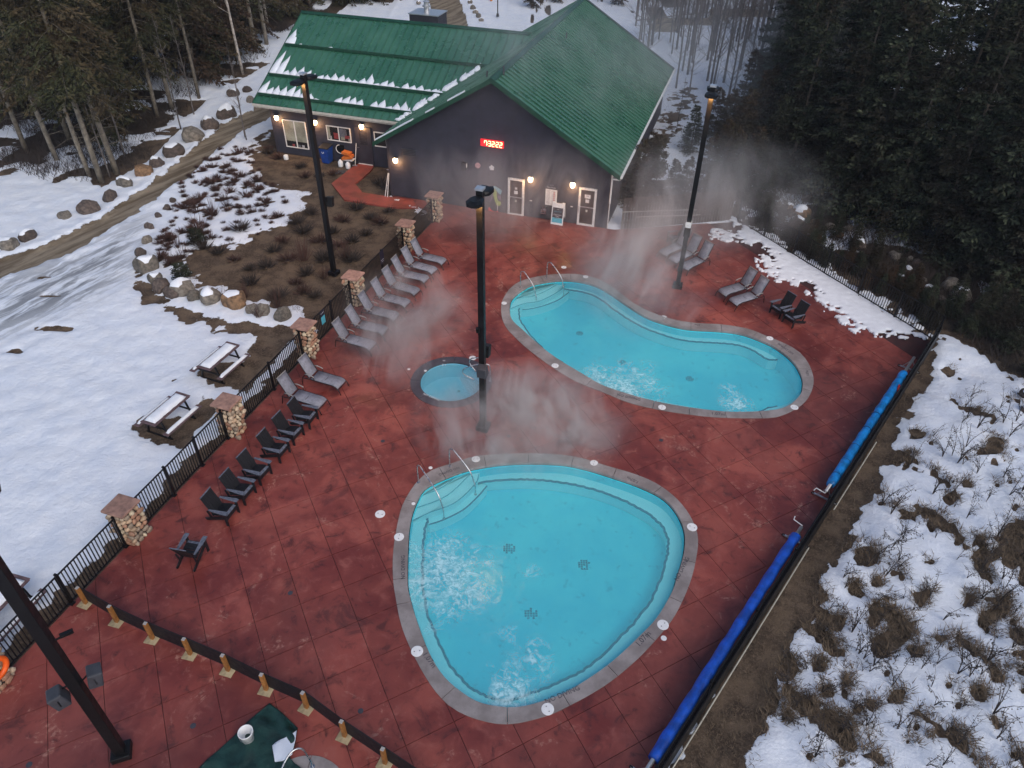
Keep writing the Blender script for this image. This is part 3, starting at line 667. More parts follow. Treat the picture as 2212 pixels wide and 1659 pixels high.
for pl, arc in ((poolL, [(927,1133),(955,1124),(999,1102.4),(1030,1075),(1051.7,1049.8)]), (poolU, [(1128,669),(1161,664),(1203.7,649),(1228.8,631.4)])):
    a = [Vector((p.x, p.y, 0)) for p in catmull([G(x, y, -.5) for x, y in arc], 6, False)]; ctr = sum(a, Vector()) / len(a); back = [q + (Vector((-.35, .35, 0))) for q in a[::-1]]
    MB().prism(a + back, -.89, -.5).build('step', bench_p, pl); strip('step_edge', a, .05, -.494, tile_m, pl)
for pl, pts in ((poolL, [(1100,1185,.42),(1262,1220,.42),(1147,1325,.42)]), (poolU, [(1252,720,.34),(1345,783,.34),(1490,818,.36)]), (tub, [(991,845,.13)])):
    for x, y, s_ in pts:
        fz = -.69 if pl is tub else -.89; p = G(x, y, fz); mb = MB(); rr = random.Random(int(x)); k = 5; cs_ = s_ / k * 1.8
        for a in range(k):
            for b in range(k):
                if abs(a - 2) + abs(b - 2) > 3 or rr.random() < .12: continue
                mb.box((p.x + (a - 2) * cs_ * .5, p.y + (b - 2) * cs_ * .5, fz - .002), (cs_ * .42, cs_ * .42, .006), (0, 0, rr.uniform(-.25, .25)))
        mb.build('floor_mosaic', grate_m, pl)
# lettering on the coping
def mark(pl, s_, p, q, size, m=dark_text):
    a = G(*p, .017); b = G(*q, .017); c = (a + b) / 2; d = b - a
    text('marking', s_, (c.x, c.y, .017), size, math.atan2(d.y, d.x), m, pl)
mark(poolL, '1.07m', (919,1414), (936,1437), .2); mark(poolL, '1.07m', (1380,1390), (1399,1370), .22); mark(poolL, 'NO DIVING', (1197,1508), (1233,1493), .18)
mark(poolL, 'NO DIVING', (1467,1241), (1480,1216), .18); mark(poolL, '1.07m', (1378,1042), (1356,1031), .17); mark(poolL, 'NO DIVING', (985,1037 - 25), (955,1023), .14)
mark(poolL, 'NO DIVING', (871,1238), (871,1212), .16); mark(poolU, 'NO DIVING', (1490,842 + 10), (1512,858), .12) if 0 else None
mark(poolU, '1.07m', (1540,893), (1562,895), .2); mark(poolU, 'NO DIVING', (1345,843 + 12), (1371,849 + 12), .17)
mark(poolU, 'NO DIVING', (1704,758), (1690,748), .16); mark(poolU, '1.07m', (1746,813), (1743,800), .15); mark(poolU, '1.07m', (1520,702), (1498,701), .14)
mark(tub, 'NO DIVING', (921,853), (943,862), .14, white_text); mark(tub, '1.2', (963,788), (955,788), .15, white_text)
mark(tub, 'm', (963,779), (955,779), .13, white_text)
# skimmer lids
lid = MB().lathe([(.155, 0), (.155, .012), (.14, .016)], 24).mesh('skimmer_lid', white_plastic); hole = MB().lathe([(.014, 0), (.014, .003)], 8).mesh('finger_hole', dark_text)
lid_px = [(1028,992,.9,'at the back left of the triangular pool'),(1283,1000,.9,'at the back right of the triangular pool'),(1495,1139,1,'on the right side coping of the triangular pool'),(1432,1350,1,'beside the 1.07m marking, lower right of the triangular pool'),(1183,1532,1,'on the nearest coping beside the NO DIVING marking'),(901,1407,1,'on the lower left coping of the triangular pool'),(862,1160,.95,'on the left coping of the triangular pool'),(821,1110,1,'alone in the red deck left of the triangular pool'),
 (1218,577,.8,'in the red deck behind the kidney pool handrails'),(1265,598,.8,'on the far left coping of the kidney pool'),(1434,685,.85,'on the inward bend of the kidney pool'),(1663,731,.9,'on the far right coping of the kidney pool'),(1716,880,.9,'on the near right end of the kidney pool'),(1430,880,.9,'on the near coping of the kidney pool by a crack'),(1199,790,.9,'on the left near coping of the kidney pool'),(1089,655,.75,'on the far left tip of the kidney pool'),(1021,773,.9,'at the back of the round hot tub'),
 (930,1010,.42,'small, on deck behind the triangular pool steps'),(893,1088,.38,'small, on coping beside the pool steps'),(1434,1378,.5,'small grey, in the red deck right of the triangular pool'),(883,797,.38,'small, in the red deck left of the hot tub'),(919,801,.38,'small, on the slate coping of the hot tub')]
for i, (x, y, s_, w) in enumerate(lid_px):
    p = G(x, y, .015); on_cop = any(pip(h, p.x, p.y) for h in HOLES); p.z = .0155 if on_cop else .001
    t = thing('skimmer_lid', 'round white plastic lid ' + w, 'lid', p, i * 1.3, 'round white lids set around the pools', s_)
    obj('cover', lid, t)
    if s_ > .6:
        for sx in (-1, 1): obj('finger_hole', hole, t, (sx * .07, 0, .016))
dr = MB().lathe([(.07, 0), (.07, .004), (.05, .005)], 14).mesh('drain', dark_text)
for x, y, w in ((627,1281,'left of the curved slat barrier'),(827,953 ,'by the black chairs'),(779,1548 - 12,'near the slat barrier posts'),(1428,951,'below a pale crack'),(1099,1057 - 0,'between the two pools'),(1099,942,'behind the triangular pool'),(417,1568,'near the green tarp'),(63,1492 + 160,'near the tall lamp post')):
    p = G(x, y, 0)
    if any(pip(h, p.x, p.y) for h in HOLES): continue
    o = obj('floor_drain', dr, None, (p.x, p.y, .0015)); tag(o, 'small black floor drain in the red deck ' + w, 'drain', 'small drains in the red deck')
# handrails
def rail(name, label, pts, group, r=.022):
    t = thing(name, label, 'handrail', (0, 0, 0), 0, group)
    c = catmull(pts, 6, False); MB().tube(c, r, 8).build('rail', steel, t, True)
    for p in (pts[0], pts[-1]): MB().lathe([(.05, 0), (.05, .012)], 12, (p.x, p.y, p.z)).build('flange', steel, t)
    return t
def hrail(label, foot, endpx, hz, group, z_end):
    a = G(*foot, .016); b = G(*endpx, z_end); d = (b - a); d.z = 0; d.normalize(); L = ((b - a).xy).length
    pts = [a, a + Vector((0, 0, hz * .8)), a + d * .05 + Vector((0, 0, hz * .95)), a + d * .15 + Vector((0, 0, hz)), a + d * .28 + Vector((0, 0, hz * .97)), a + d * (L * .78) + Vector((0, 0, hz * .5)), b + d * -.06 + Vector((0, 0, .55)), b + Vector((0, 0, .38)), b]
    rail('handrail', label, pts, group)
g1 = 'bent steel handrails at the pool steps'
hrail('bent steel handrail at left of the triangular pool steps', (904,1042), (959,1120), .85, g1, -.5)
hrail('bent steel handrail at right of the triangular pool steps', (972,1007), (1027,1068), .85, g1, -.5)
hrail('bent steel handrail at left of the kidney pool steps', (1124,620), (1158,660), .85, g1, -.5)
hrail('bent steel handrail at right of the kidney pool steps', (1181,600), (1217,640), .85, g1, -.5)
for k, (a, b, w) in enumerate((((1059,868 - 45), (1010,822), 'nearer'), ((1046,823 - 10), (1022,803), 'farther'))):
    a = G(*a, .01); b = G(*b, -.05); d = (b - a); d.z = 0; L = d.length; d.normalize(); u = Vector((0, 0, 1))
    rail('handrail', 'looped steel grab rail at the hot tub, %s one behind the lamp post' % w, [a, a + u * .6, a + d * .12 + u * .78, a + d * L * .6 + u * .72, a + d * (L + .1) + u * .5, a + d * (L + .15) + u * .25, a + d * (L * .75) + u * .03], 'looped grab rails at the hot tub')

# ------------------------------------------------------------ pool house
house = thing('pool_house', 'charcoal pool house with two green metal gable roofs joined at an angle', 'building', A, BTH)
XF = Vector((0, 0, 0))
RX = -5.95; HR = 6.89; HE = 3.06; OV = .51; MS = (HR - HE) / (5.95 + OV); RF = .66; LB = 18.2
WY = 3.39; WE = 3.02; WR = 6.5; WL = -21.7; WRY = WY + 6.1; WS = (WR - WE) / (WRY - (WY - .6))
def hitw(px, py, y=0.0):
    d = ray(px, py); o = Vector((0, 0, CAM_H)) - A; t = (y - o.dot(by_)) / d.dot(by_); p = o + d * t
    return p.dot(bx_), p.z
cut_n = -.10
def zroof(x): return HR - MS * abs(x - RX) + cut_n - .05
# walls
mb = MB(); xl, xr = -BW, 0.0
mb.slab([(xl, 0, -.5), (xr, 0, -.5), (xr, 0, zroof(xr)), (RX, 0, zroof(RX)), (xl, 0, zroof(xl))], (0, .15, 0))
mb.box((-.075, LB / 2, (zroof(0) - .5) / 2), (.15, LB - .3, zroof(0) + .45)); mb.box((xl + .075, LB / 2, 1.2), (.15, LB - .3, 3.3)); mb.build('wall', siding, house)
mb = MB(); z = .06; ch = .20
def lap(mb, x0, x1, x0t, x1t, z, y, h=ch):
    mb.add([(x0, y - .027, z), (x1, y - .027, z), (x1t, y - .006, z + h), (x0t, y - .006, z + h), (x0, y, z), (x1, y, z)], [(0, 1, 2, 3), (0, 4, 5, 1)])
while z < 6.4:
    xs_ = lambda q: (max(xl, RX - (HR + cut_n - .05 - q) / MS), min(xr, RX + (HR + cut_n - .05 - q) / MS))
    a, b = xs_(z), xs_(z + ch)
    if a[0] < a[1] - .1: lap(mb, a[0], a[1], b[0], b[1], z, 0)
    z += ch
o = mb.build('siding_boards', siding, house); o['kind'] = 'stuff'
mb = MB(); z = .06
while z < zroof(0) - ch:
    mb.add([(.024, 0, z), (.024, LB, z), (.006, LB, z + ch), (.006, 0, z + ch), (0, 0, z), (0, LB, z)], [(0, 1, 2, 3), (0, 4, 5, 1)]); z += ch
o = mb.build('siding_boards', siding, house); o['kind'] = 'stuff'
mb = MB(); mb.box((0, -.015, 1.6), (.12, .05, 3.2)).box((xl, -.015, 1.6), (.12, .05, 3.2)); mb.build('corner_board', trimdark, house)
# wing walls
WX = -21.02
mb = MB(); mb.box(((WX + xl) / 2, WY + .075, 1.2), (xl - WX, .15, 3.6 - .2)); mb.box((WX + .075, WY + 6.1, 1.2), (.15, 12, 3.6)); mb.slab([(WX, WY + .2, 2.9), (WX, WY + 12, 2.9), (WX, WRY, WR - .2)], (.15, 0, 0)); mb.build('wall', siding, house)
mb = MB(); z = .0
while z < 2.85: lap(mb, WX, xl, WX, xl, z, WY); z += ch
o = mb.build('siding_boards', siding, house); o['kind'] = 'stuff'
mb = MB(); mb.box((WX, WY - .012, 1.3), (.12, .05, 3.0)).box(((WX + xl) / 2, WY - .012, 2.78), (xl - WX, .05, .14)); mb.build('corner_board', trimdark, house)
mb = MB(); mb.box(((WX + xl) / 2, WY + .03, -.28), (xl - WX, .1, .5)); mb.build('foundation', mortar, house)
# roofs
def panel_mesh(name, L, slope_z, w, back=False):
    """standing seam panel: local x along the eave, y horizontal up-slope distance, z rise"""
    mb = MB(); n = Vector((0, -slope_z, L)).normalized(); up = Vector((0, L, slope_z)); ln = up.length; up.normalize(); t = .03
    pr = [(.028, 0), (.028, .06), (.055, .06), (.07, 0.004), (w * .5, .0), (w - .028, .0)]
    v = []
    for x, h in pr:
        v.append(Vector((x, 0, 0)) + n * h)
    k = len(v); v2 = [q + up * ln for q in v]; bot = [Vector((.028, 0, 0)) - n * t, Vector((w - .028, 0, 0)) - n * t]; bot2 = [q + up * ln for q in bot]
    V = v + v2 + bot + bot2; f = [(i, i + 1, k + i + 1, k + i) for i in range(k - 1)]
    f.append((2 * k, 2 * k + 1, k - 1, 4, 3, 2, 1, 0)); f.append((2 * k, 0, k, 2 * k + 2)); f.append((2 * k, 2 * k + 2, 2 * k + 3, 2 * k + 1)); f.append((k - 1, 2 * k + 1, 2 * k + 3, 2 * k - 1))
    return mb.add(V, f).mesh(name, roof_m)
run = 5.95 + OV; pw = .42
pm = panel_mesh('roof_panel', run, HR - HE, pw)
ny = int((LB + RF) / pw)
for i in range(ny):       # right slope: panel eave along +y ; local x->+y, y-> -x
    obj('roof_panel', pm, house, (OV, -RF + i * pw, HE), (0, 0, R(90)))
for i in range(ny):
    obj('roof_panel', pm, house, (-BW - OV, -RF + (i + 1) * pw, HE), (0, 0, R(-90)))
wrun = WRY - (WY - .6); pwm = .448; pm2 = panel_mesh('roof_panel', wrun, WR - WE, pwm)
nw = 33
for i in range(nw): obj('roof_panel', pm2, house, (WL + i * pwm, WY - .6, WE))
pm3 = panel_mesh('roof_panel', wrun, WR - WE, 1.2)
for i in range(12): obj('roof_panel', pm3, house, (WL + (i + 1) * 1.2, WRY + wrun, WE), (0, 0, R(180)))
mb = MB()
for sx in (-1, 1): mb.slab([(RX, -RF, HR - .06), (RX, 18.4, HR - .06), (RX + sx * run, 18.4, HE - .06), (RX + sx * run, -RF, HE - .06)][::sx], (0, 0, .02))
for sy in (-1, 1): mb.slab([(WL, WRY, WR - .06), (-7, WRY, WR - .06), (-7, WRY + sy * wrun, WE - .06), (WL, WRY + sy * wrun, WE - .06)], (0, 0, .02))
mb.build('roof_deck', trimdark, house)
# ridge caps and edge trims
YE = -RF + ny * pw
mb = MB()
for sx in (-1, 1): mb.slab([(RX, -RF - .03, HR + .075), (RX, YE + .03, HR + .075), (RX + sx * .2, YE + .03, HR + .075 - .2 * MS - .0), (RX + sx * .2, -RF - .03, HR + .075 - .2 * MS)], (0, 0, -.02))
mb.build('ridge_cap', green_trim, house)
mb = MB()
for sy in (-1, 1): mb.slab([(WL - .04, WRY, WR + .08), (-7, WRY, WR + .08), (-7, WRY + sy * .2, WR + .08 - .2 * WS), (WL - .04, WRY + sy * .2, WR + .08 - .2 * WS)], (0, 0, -.02))
mb.build('ridge_cap', green_trim, house)
for sx in (-1, 1):
    for y in (-RF - .03, YE + .005):
        x1 = RX + sx * (run + .01)
        MB().slab([(RX, y, HR + .06), (x1, y, HE + .06), (x1, y, HE - .17), (RX, y, HR - .17)], (0, .03, 0)).build('rake_trim', green_trim, house)
mb = MB()
y0 = WY - .6; mb.slab([(WL - .035, y0, WE + .06), (WL - .035, WRY, WR + .06), (WL - .035, WRY, WR - .17), (WL - .035, y0, WE - .17)], (.03, 0, 0))
mb.slab([(WL - .035, WRY + wrun, WE + .06), (WL - .035, WRY, WR + .06), (WL - .035, WRY, WR - .17), (WL - .035, WRY + wrun, WE - .17)], (.03, 0, 0)); mb.build('rake_trim', green_trim, house)
mb = MB(); mb.box(((WL - 12.4) / 2, y0 - .06, WE - .07), (-12.4 - WL, .11, .10)); mb.box(((WL - 12.4) / 2, y0 + .0, WE - .15), (-12.4 - WL, .02, .16)); mb.build('gutter', cream, house)
mb = MB(); mb.box((OV + .05, LB / 2 - .3, HE - .07), (.10, LB + .6, .09)); mb.build('gutter', white_paint, house)
mb = MB(); mb.box((OV - .15, -RF + .06, HE - .17), (.34, .04, .06)); mb.tube([(.06, -.1, 3.0), (.06, -.1, 1.4)], .045, 8); mb.tube([(.06, -.1, 1.38), (.06, -.1, .05)], .025, 8); mb.build('downspout', white_paint, house)
# snow guards on the wing
def wpt(x, s_, h=0):
    n = Vector((0, -(WR - WE), wrun)).normalized(); return Vector((x, y0 + wrun * s_, WE + (WR - WE) * s_)) + n * h
for s_, x1 in ((.087, -12.0), (.295, -10.6), (.62, -8.6)):
    mb = MB(); mb.bar(wpt(WL + .1, s_, .10), wpt(x1, s_, .10), .04, .12); mb.bar(wpt(WL + .1, s_ - .006, .05), wpt(x1, s_ - .006, .05), .12, .02)
    mb.build('snow_guard', green_trim, house)
rs_ = random.Random(5)
mb = MB(); sl = math.hypot(wrun, WR - WE)
def hump(x0, x1, s_, h, pk=.5, th=.09):
    prof = [(0, 0), (0, .25), (.12, .55), (pk * .8, .86), (pk, 1), (pk + .12, .82), (.9, .45), (1, .2), (1, 0)]
    top = [wpt(x0 + (x1 - x0) * a, s_ + b * h / sl, .012) for a, b in prof]; n = Vector((0, -(WR - WE), wrun)).normalized()
    c = wpt(x0 + (x1 - x0) * .5, s_ + .35 * h / sl, th + .03); cen = sum(top, Vector()) / len(top)
    inner = [q.lerp(cen, .22) + n * th * (1 - .75 * b) for q, (a, b) in zip(top, prof)]
    k = len(top); v = top + inner + [c]; f = [(i, (i + 1) % k, k + (i + 1) % k, k + i) for i in range(k)] + [(k + i, k + (i + 1) % k, 2 * k) for i in range(k)]
    f = [q[::-1] for q in f]; mb.add(v, f)
for i in range(nw):
    x0 = WL + i * pwm; x1 = x0 + pwm
    if x1 < -10.7:
        h = [1.9, 1.45, .55, .75, .8, .7, .5, .45, .55, .6, .55, .5, .35, .6, .95, .3, .55, .6, .2, .6, .4, .5, .3, .35, .5, .9, .7][min(i, 26)] * rs_.uniform(.9, 1.15); hump(x0 - (.02 if i else 0), x1 + .02, .302, h * 1.0, rs_.choice([.3, .5, .7]))
    if x1 < -12.0 and i not in (9, 10, 15):
        h = [1.1, .6, .75, .85, .9, .8, .75, .5, .2, .0, .0, .5, .6, .65, .55, .0, .5, .65, .3, .55, .7, .85, .6][min(i, 22)] * rs_.uniform(.9, 1.1)
        if h > .1: hump(x0 - .02, x1 + .02, .094, h * 1.05, rs_.choice([.35, .5, .7]))
hump(WL, WL + .62, .626, 1.35, .4); hump(WL + .95, WL + 1.2, .626, .2); hump(WL + 1.6, WL + 1.75, .626, .12); hump(WL + 2.9, WL + 3.3, .626, .2)
# valley snow
def vy(a): return (WY - .6) + (HE - WE + MS * (BW + OV - a)) / WS
for k in range(26):
    a = 12.35 - k * .13; y = vy(a); s_ = (y - y0) / wrun
    if k % 5 == 4: continue
    hump(-a - .42 + (k % 3) * .05, -a + .02, s_ - .015, rs_.uniform(.25, .75), .6)
o = mb.build('roof_snow', snow_m, None, True); o.location = A; o.rotation_euler = (0, 0, BTH); tag(o, 'melting snow caught behind the snow guards of the green roof', 'snow', kind='stuff')
mb = MB()
def mpt(a, y, h): n = Vector((-MS, 0, 1)).normalized(); return Vector((-a, y, HR - MS * (a - 5.95))) + n * h
for a0, a1, w_ in ((12.3, 11.9, .10), (11.8, 11.3, .16), (11.2, 10.2, .2), (9.4, 9.0, .1), (8.2, 7.4, .16)):
    ps = [mpt(a0, -RF + .12, .05), mpt(a1, -RF + .1, .05), mpt(a1 - .1, -RF + .1 + w_ * .6, .05), mpt((a0 + a1) / 2, -RF + .1 + w_ * 1.6, .05), mpt(a0, -RF + .1 + w_, .05)]
    mb.slab(ps[::-1], (0, 0, .07))
o = mb.build('rake_snow', snow_m, None); o.location = A; o.rotation_euler = (0, 0, BTH); tag(o, 'small snow patches along the left rake of the front gable', 'snow', kind='stuff')
# pipes and rooftop unit
for px, py, h in ((1052, 155, .35), (1088, 168, .4), (1224, 72 + 0, .3)):
    x, z = hitw(px, py, .6 if px < 1100 else 9.9); mb = MB(); zz = HR - MS * abs(x - RX)
    mb.tube([(x, .6 if px < 1100 else 9.9, zz - .05), (x, .6 if px < 1100 else 9.9, zz + h)], .045, 8); mb.build('vent_pipe', speaker_m, house)
mb = MB(); mb.box((-14.6, WRY + 3.0, 5.6), (1.9, 1.5, 1.6)); cr = mb.build('rooftop_box', trimdark, house)
mb = MB(); mb.box((-14.6, WRY + 3.0, 6.43), (2.0, 1.6, .05)); mb.build('lid', alu, cr)
mb = MB(); mb.lathe([(.16, 0), (.16, .3), (.24, .34), (.24, .42), (.15, .46), (.15, .6), (.22, .64), (.1, .7)], 12, (-14.6, WRY + 2.8, 6.45)); mb.build('flue', alu, cr)
# doors, windows on a wall plane
def framed(px_corners, y, name, fr_m, fw=.07, mull=0, fill=None, sq=True):
    pts = [hitw(a, b, y) for a, b in px_corners]
    x0 = (pts[0][0] + pts[3][0]) / 2; x1 = (pts[1][0] + pts[2][0]) / 2; z1 = (pts[0][1] + pts[1][1]) / 2; z0 = (pts[2][1] + pts[3][1]) / 2
    mb = MB(); d = .10
    for q in ((x0 + fw / 2, (z0 + z1) / 2, fw, z1 - z0), (x1 - fw / 2, (z0 + z1) / 2, fw, z1 - z0)): mb.box((q[0], y - .03, q[1]), (q[2], d, q[3]))
    for zz in (z0 + fw / 2, z1 - fw / 2): mb.box(((x0 + x1) / 2, y - .033, zz), (x1 - x0 - .002, d, fw))
    fr = mb.build(name, fr_m, house)
    if mull:
        for k in range(1, mull + 1): MB().box((x0 + (x1 - x0) * k / (mull + 1), y - .03, (z0 + z1) / 2), (.06, .085, z1 - z0 - .1)).build('mullion', fr_m, fr)
    return fr, x0, x1, z0, z1
blind_m = mat('pale_roller_blind', (.55, .55, .44), .8, .3, 1.6, 0, .1); dark_in = mat('dark_interior', (.012, .012, .014), .8, .3, 4, 0, 0)
door_dark = mat('dark_door_panel', (.045, .028, .024), .35, .3, 3, 0, .05)
def S(x, y, ox, oy, s_): return ((ox + x / s_) * .8848, (oy + y / s_) * .8848)
z1_ = lambda x, y: S(x, y, 640, 240, 6.9125)
fr, x0, x1, z0, z1 = framed([z1_(335, 345), z1_(725, 395), z1_(805, 860), z1_(430, 810)], WY, 'window', white_paint, .05, 1)
MB().box(((x0 + x1) / 2, WY - .035, (z0 + z1) / 2 + .17), (x1 - x0 - .1, .01, z1 - z0 - .44)).build('blind', blind_m, fr)
MB().box(((x0 + x1) / 2, WY - .030, (z0 + z1) / 2), (x1 - x0 - .1, .004, z1 - z0 - .1)).build('interior', dark_in, fr)
for k, (dx, c) in enumerate(((.15, poly_black), (.4, red_text), (.8, fabric), (1.05, white_text))): MB().box((x0 + .1 + dx, WY - .045, z0 + .14), (.16, .012, .15)).build('windowsill_clutter', c, fr)
MB().box(((x0 + x1) / 2, WY - .062, (z0 + z1) / 2), (x1 - x0 - .1, .006, z1 - z0 - .1)).build('pane', glass_m, fr)
fr, x0, x1, z0, z1 = framed([z1_(1080, 447), z1_(1487, 498), z1_(1520, 750), z1_(1120, 697)], WY, 'window', white_paint, .05, 1)
MB().box(((x0 + x1) / 2, WY - .030, (z0 + z1) / 2), (x1 - x0 - .1, .004, z1 - z0 - .1)).build('interior', dark_in, fr)
for dx, dz, w_, h_, c in ((.12, .5, .16, .75, blind_m), (.2, .15, .16, .22, white_text), (.6, .3, .35, .35, red_text), (1.05, .5, .45, .5, fabric), (1.0, .2, .25, .2, blind_m), (1.45, .15, .2, .2, cream), (1.3, .3, .3, .18, red_text)):
    MB().box((x0 + dx, WY - .04, z0 + dz), (w_, .012, h_)).build('shelf_clutter', c, fr)
MB().box(((x0 + x1) / 2, WY - .062, (z0 + z1) / 2), (x1 - x0 - .1, .006, z1 - z0 - .1)).build('pane', glass_m, fr)
fr, x0, x1, z0, z1 = framed([z1_(1885, 555), z1_(2290, 605), z1_(2320, 860), z1_(1915, 800)], WY, 'window', white_paint, .05, 1)
MB().box(((x0 + x1) / 2, WY - .030, (z0 + z1) / 2), (x1 - x0 - .1, .004, z1 - z0 - .1)).build('interior', dark_in, fr)
MB().box(((x0 + x1) / 2, WY - .062, (z0 + z1) / 2), (x1 - x0 - .1, .006, z1 - z0 - .1)).build('pane', glass_m, fr)
xa, _ = hitw(*z1_(1645, 1085), WY); xb, _ = hitw(*z1_(1880, 1130), WY)
mb = MB(); mb.box((xa - .03, WY - .03, 1.1), (.08, .1, 2.2)).box((xb + .03, WY - .03, 1.1), (.08, .1, 2.2)).box(((xa + xb) / 2, WY - .03, 2.18), (xb - xa + .14, .102, .08)); dfr = mb.build('door', trimdark, house)
mb = MB(); mb.box(((xa + xb) / 2, WY - .035, .6), (xb - xa, .05, 1.15)).box((xa + .1, WY - .035, 1.65), (.2, .05, .98)).box((xb - .1, WY - .035, 1.65), (.2, .05, .98)).box(((xa + xb) / 2, WY - .035, 2.09), (xb - xa - .41, .05, .11)); mb.build('leaf', trimdark, dfr)
MB().box(((xa + xb) / 2, WY - .035, 1.6), (xb - xa - .4, .02, .87)).build('pane', glass_m, dfr); MB().box(((xa + xb) / 2, WY - .06, .03), (xb - xa, .14, .05)).build('threshold', white_paint, dfr)
MB().box((xa + .08, WY - .08, 1.0), (.12, .05, .04)).build('handle', steel, dfr)
def glass_door(corners, hinge_left, paper):
    fr, x0, x1, z0, z1 = framed(corners, 0, 'door', white_paint, .11)
    MB().box(((x0 + x1) / 2, -.035, (z0 + z1) / 2), (x1 - x0 - .2, .03, z1 - z0 - .2)).build('leaf', door_dark, fr)
    zb = z0 + (z1 - z0) * .5; MB().box(((x0 + x1) / 2, -.07, zb), (x1 - x0 - .2, .03, .05)).build('push_bar', alu, fr)
    MB().box(((x1 - .06) if hinge_left else (x0 + .06), -.11, zb - .12), (.04, .05, .32)).build('handle', alu, fr)
    mb = MB()
    for dx, dz, w_, h_ in paper: mb.box(((x0 + x1) / 2 + dx, -.056, z0 + (z1 - z0) * dz), (w_, .004, h_))
    mb.build('paper_notice', white_text, fr); MB().box(((x0 + x1) / 2, -.056, zb - .2), (.1, .004, .12)).build('sticker', cream, fr)
    MB().box(((x0 + x1) / 2 + paper[0][0], -.06, z0 + (z1 - z0) * paper[0][1] + .03), (.12, .004, .02)).build('notice_lettering', dark_text, fr)
    return x0, x1, z0, z1
d1 = lambda x, y: S(x, y, 1180, 430, 11.06); d2 = lambda x, y: S(x, y, 1320, 420, 11.06)
glass_door([d1(672, 25), d1(1112, 85), d1(1100, 1080), d1(668, 1018)], True, [(0, .74, .13, .12), (0, .63, .19, .18)])
glass_door([d2(1045, 390), d2(1535, 460), d2(1445, 1470), d2(985, 1405)], False, [(0, .78, .3, .2), (0, .66, .19, .18)])
vx, vz = hitw(*S(1320, 1320, 625, 0, 3.53)); mb = MB()
for k in range(4): mb.box((vx, -.045, vz - .12 + k * .085), (.78 if k < 3 else .7, .03, .025), (R(35), 0, 0))
mb.box((vx, -.03, vz + .2), (.86, .04, .03)); mb.build('wall_louvre', speaker_m, house)
# things on the walls
def wall_thing(name, label, cat, px, py, y, group=None):
    x, z = hitw(px, py, y); return thing(name, label, cat, BL(x, y, z), BTH, group), x, z
lens_me = MB().lathe([(.02, -.17), (.075, -.15), (.115, -.09), (.13, 0), (.12, .07), (.08, .12), (.02, .14)], 14).mesh('globe', lamp_glow, True)
lamp_pos = []
for px, py, y, w in ((597, 254, WY, 'left end of the low wing wall'), (680, 264, WY, 'between the two wing windows'), (780.5, 273, WY, 'above the dark wing door'), (854, 346, 0, 'near the left corner of the gable wall'), (1146, 387, 0, 'right of the left glass door'), (1237, 399, 0, 'left of the right glass door')):
    t, x, z = wall_thing('wall_lamp', 'round lit wall lamp at ' + w if 'end' in w else 'round lit wall lamp ' + w, 'lamp', px, py, y - .12, 'lit globe lamps on the pool house walls')
    MB().box((0, .08, .06), (.18, .06, .22)).box((0, .03, .13), (.2, .16, .03)).build('bracket', trimdark, t); obj('globe', lens_me, t)
    l = bpy.data.lights.new('lamp_light', 'POINT'); l.energy = 16; l.color = (1, .5, .2); l.shadow_soft_size = .1; lo = bpy.data.objects.new('lamp_light', l); link(lo); lo.parent = t; lo.location = (0, -.18, -.2)
# clock 7:32:22
t, x, z = wall_thing('led_clock', 'red digital clock reading 7:32:22 high on the gable wall', 'clock', *S(580, 385, 1160, 320, 12.29), -.06)
MB().box((-.12, 0, 0), (1.2, .1, .34)).build('casing', led_case, t)
SEG = {'7': 'abc', '3': 'abgcd', '2': 'abged'}
def digit(mb, ch_, cx, w_=.12, h=.24, th=.03):
    P_ = {'a': (0, h / 2, 1), 'd': (0, -h / 2, 1), 'g': (0, 0, 1), 'b': (w_ / 2, h / 4, 0), 'c': (w_ / 2, -h / 4, 0), 'f': (-w_ / 2, h / 4, 0), 'e': (-w_ / 2, -h / 4, 0)}
    for s_ in SEG[ch_] + ('f' if ch_ == '7' else ''):
        a, b, hz = P_[s_]; mb.box((cx + a, -.055, b), (w_ if hz else th, .012, th if hz else h / 2 - .01))
for k, ch_ in enumerate('73222'):
    mb = MB(); digit(mb, ch_, -.45 + k * .19 + (.02 if k > 0 else 0) + (.02 if k > 2 else 0)); mb.build('digit', led_red, t)
for cx in (-.345, .055):
    mb = MB(); mb.box((cx, -.055, .05), (.02, .01, .025)).box((cx, -.055, -.05), (.02, .01, .025)); mb.build('colon', led_red, t)
l = bpy.data.lights.new('clock_glow', 'POINT'); l.energy = 5; l.color = (1, .04, .05); l.shadow_soft_size = .3; lo = bpy.data.objects.new('clock_glow', l); link(lo); lo.parent = t; lo.location = (0, -.3, -.05)
FW = (R(90), 0, 0)
t, x, z = wall_thing('round_plaque', 'round pink disc on the gable wall below the clock', 'plaque', *S(82, 1030, 1160, 320, 12.29), -.03); MB().lathe([(.14, 0), (.14, .03)], 20).build('disc', mat('pink_disc', (.5, .28, .3), .6, .1, 8, 0, 0), t, rot=(R(90), 0, 0))
t, x, z = wall_thing('shell_plaque', 'small white star-like shell shape on the gable wall', 'plaque', *S(500, 1100, 1160, 320, 12.29), -.03)
MB().prism([(.15 * math.cos(a * math.pi / 5 + .4) * (1 if a % 2 == 0 else .72), .15 * math.sin(a * math.pi / 5 + .4) * (1 if a % 2 == 0 else .72)) for a in range(10)], 0, .03).build('shell', white_paint, t, rot=(R(90), 0, 0))
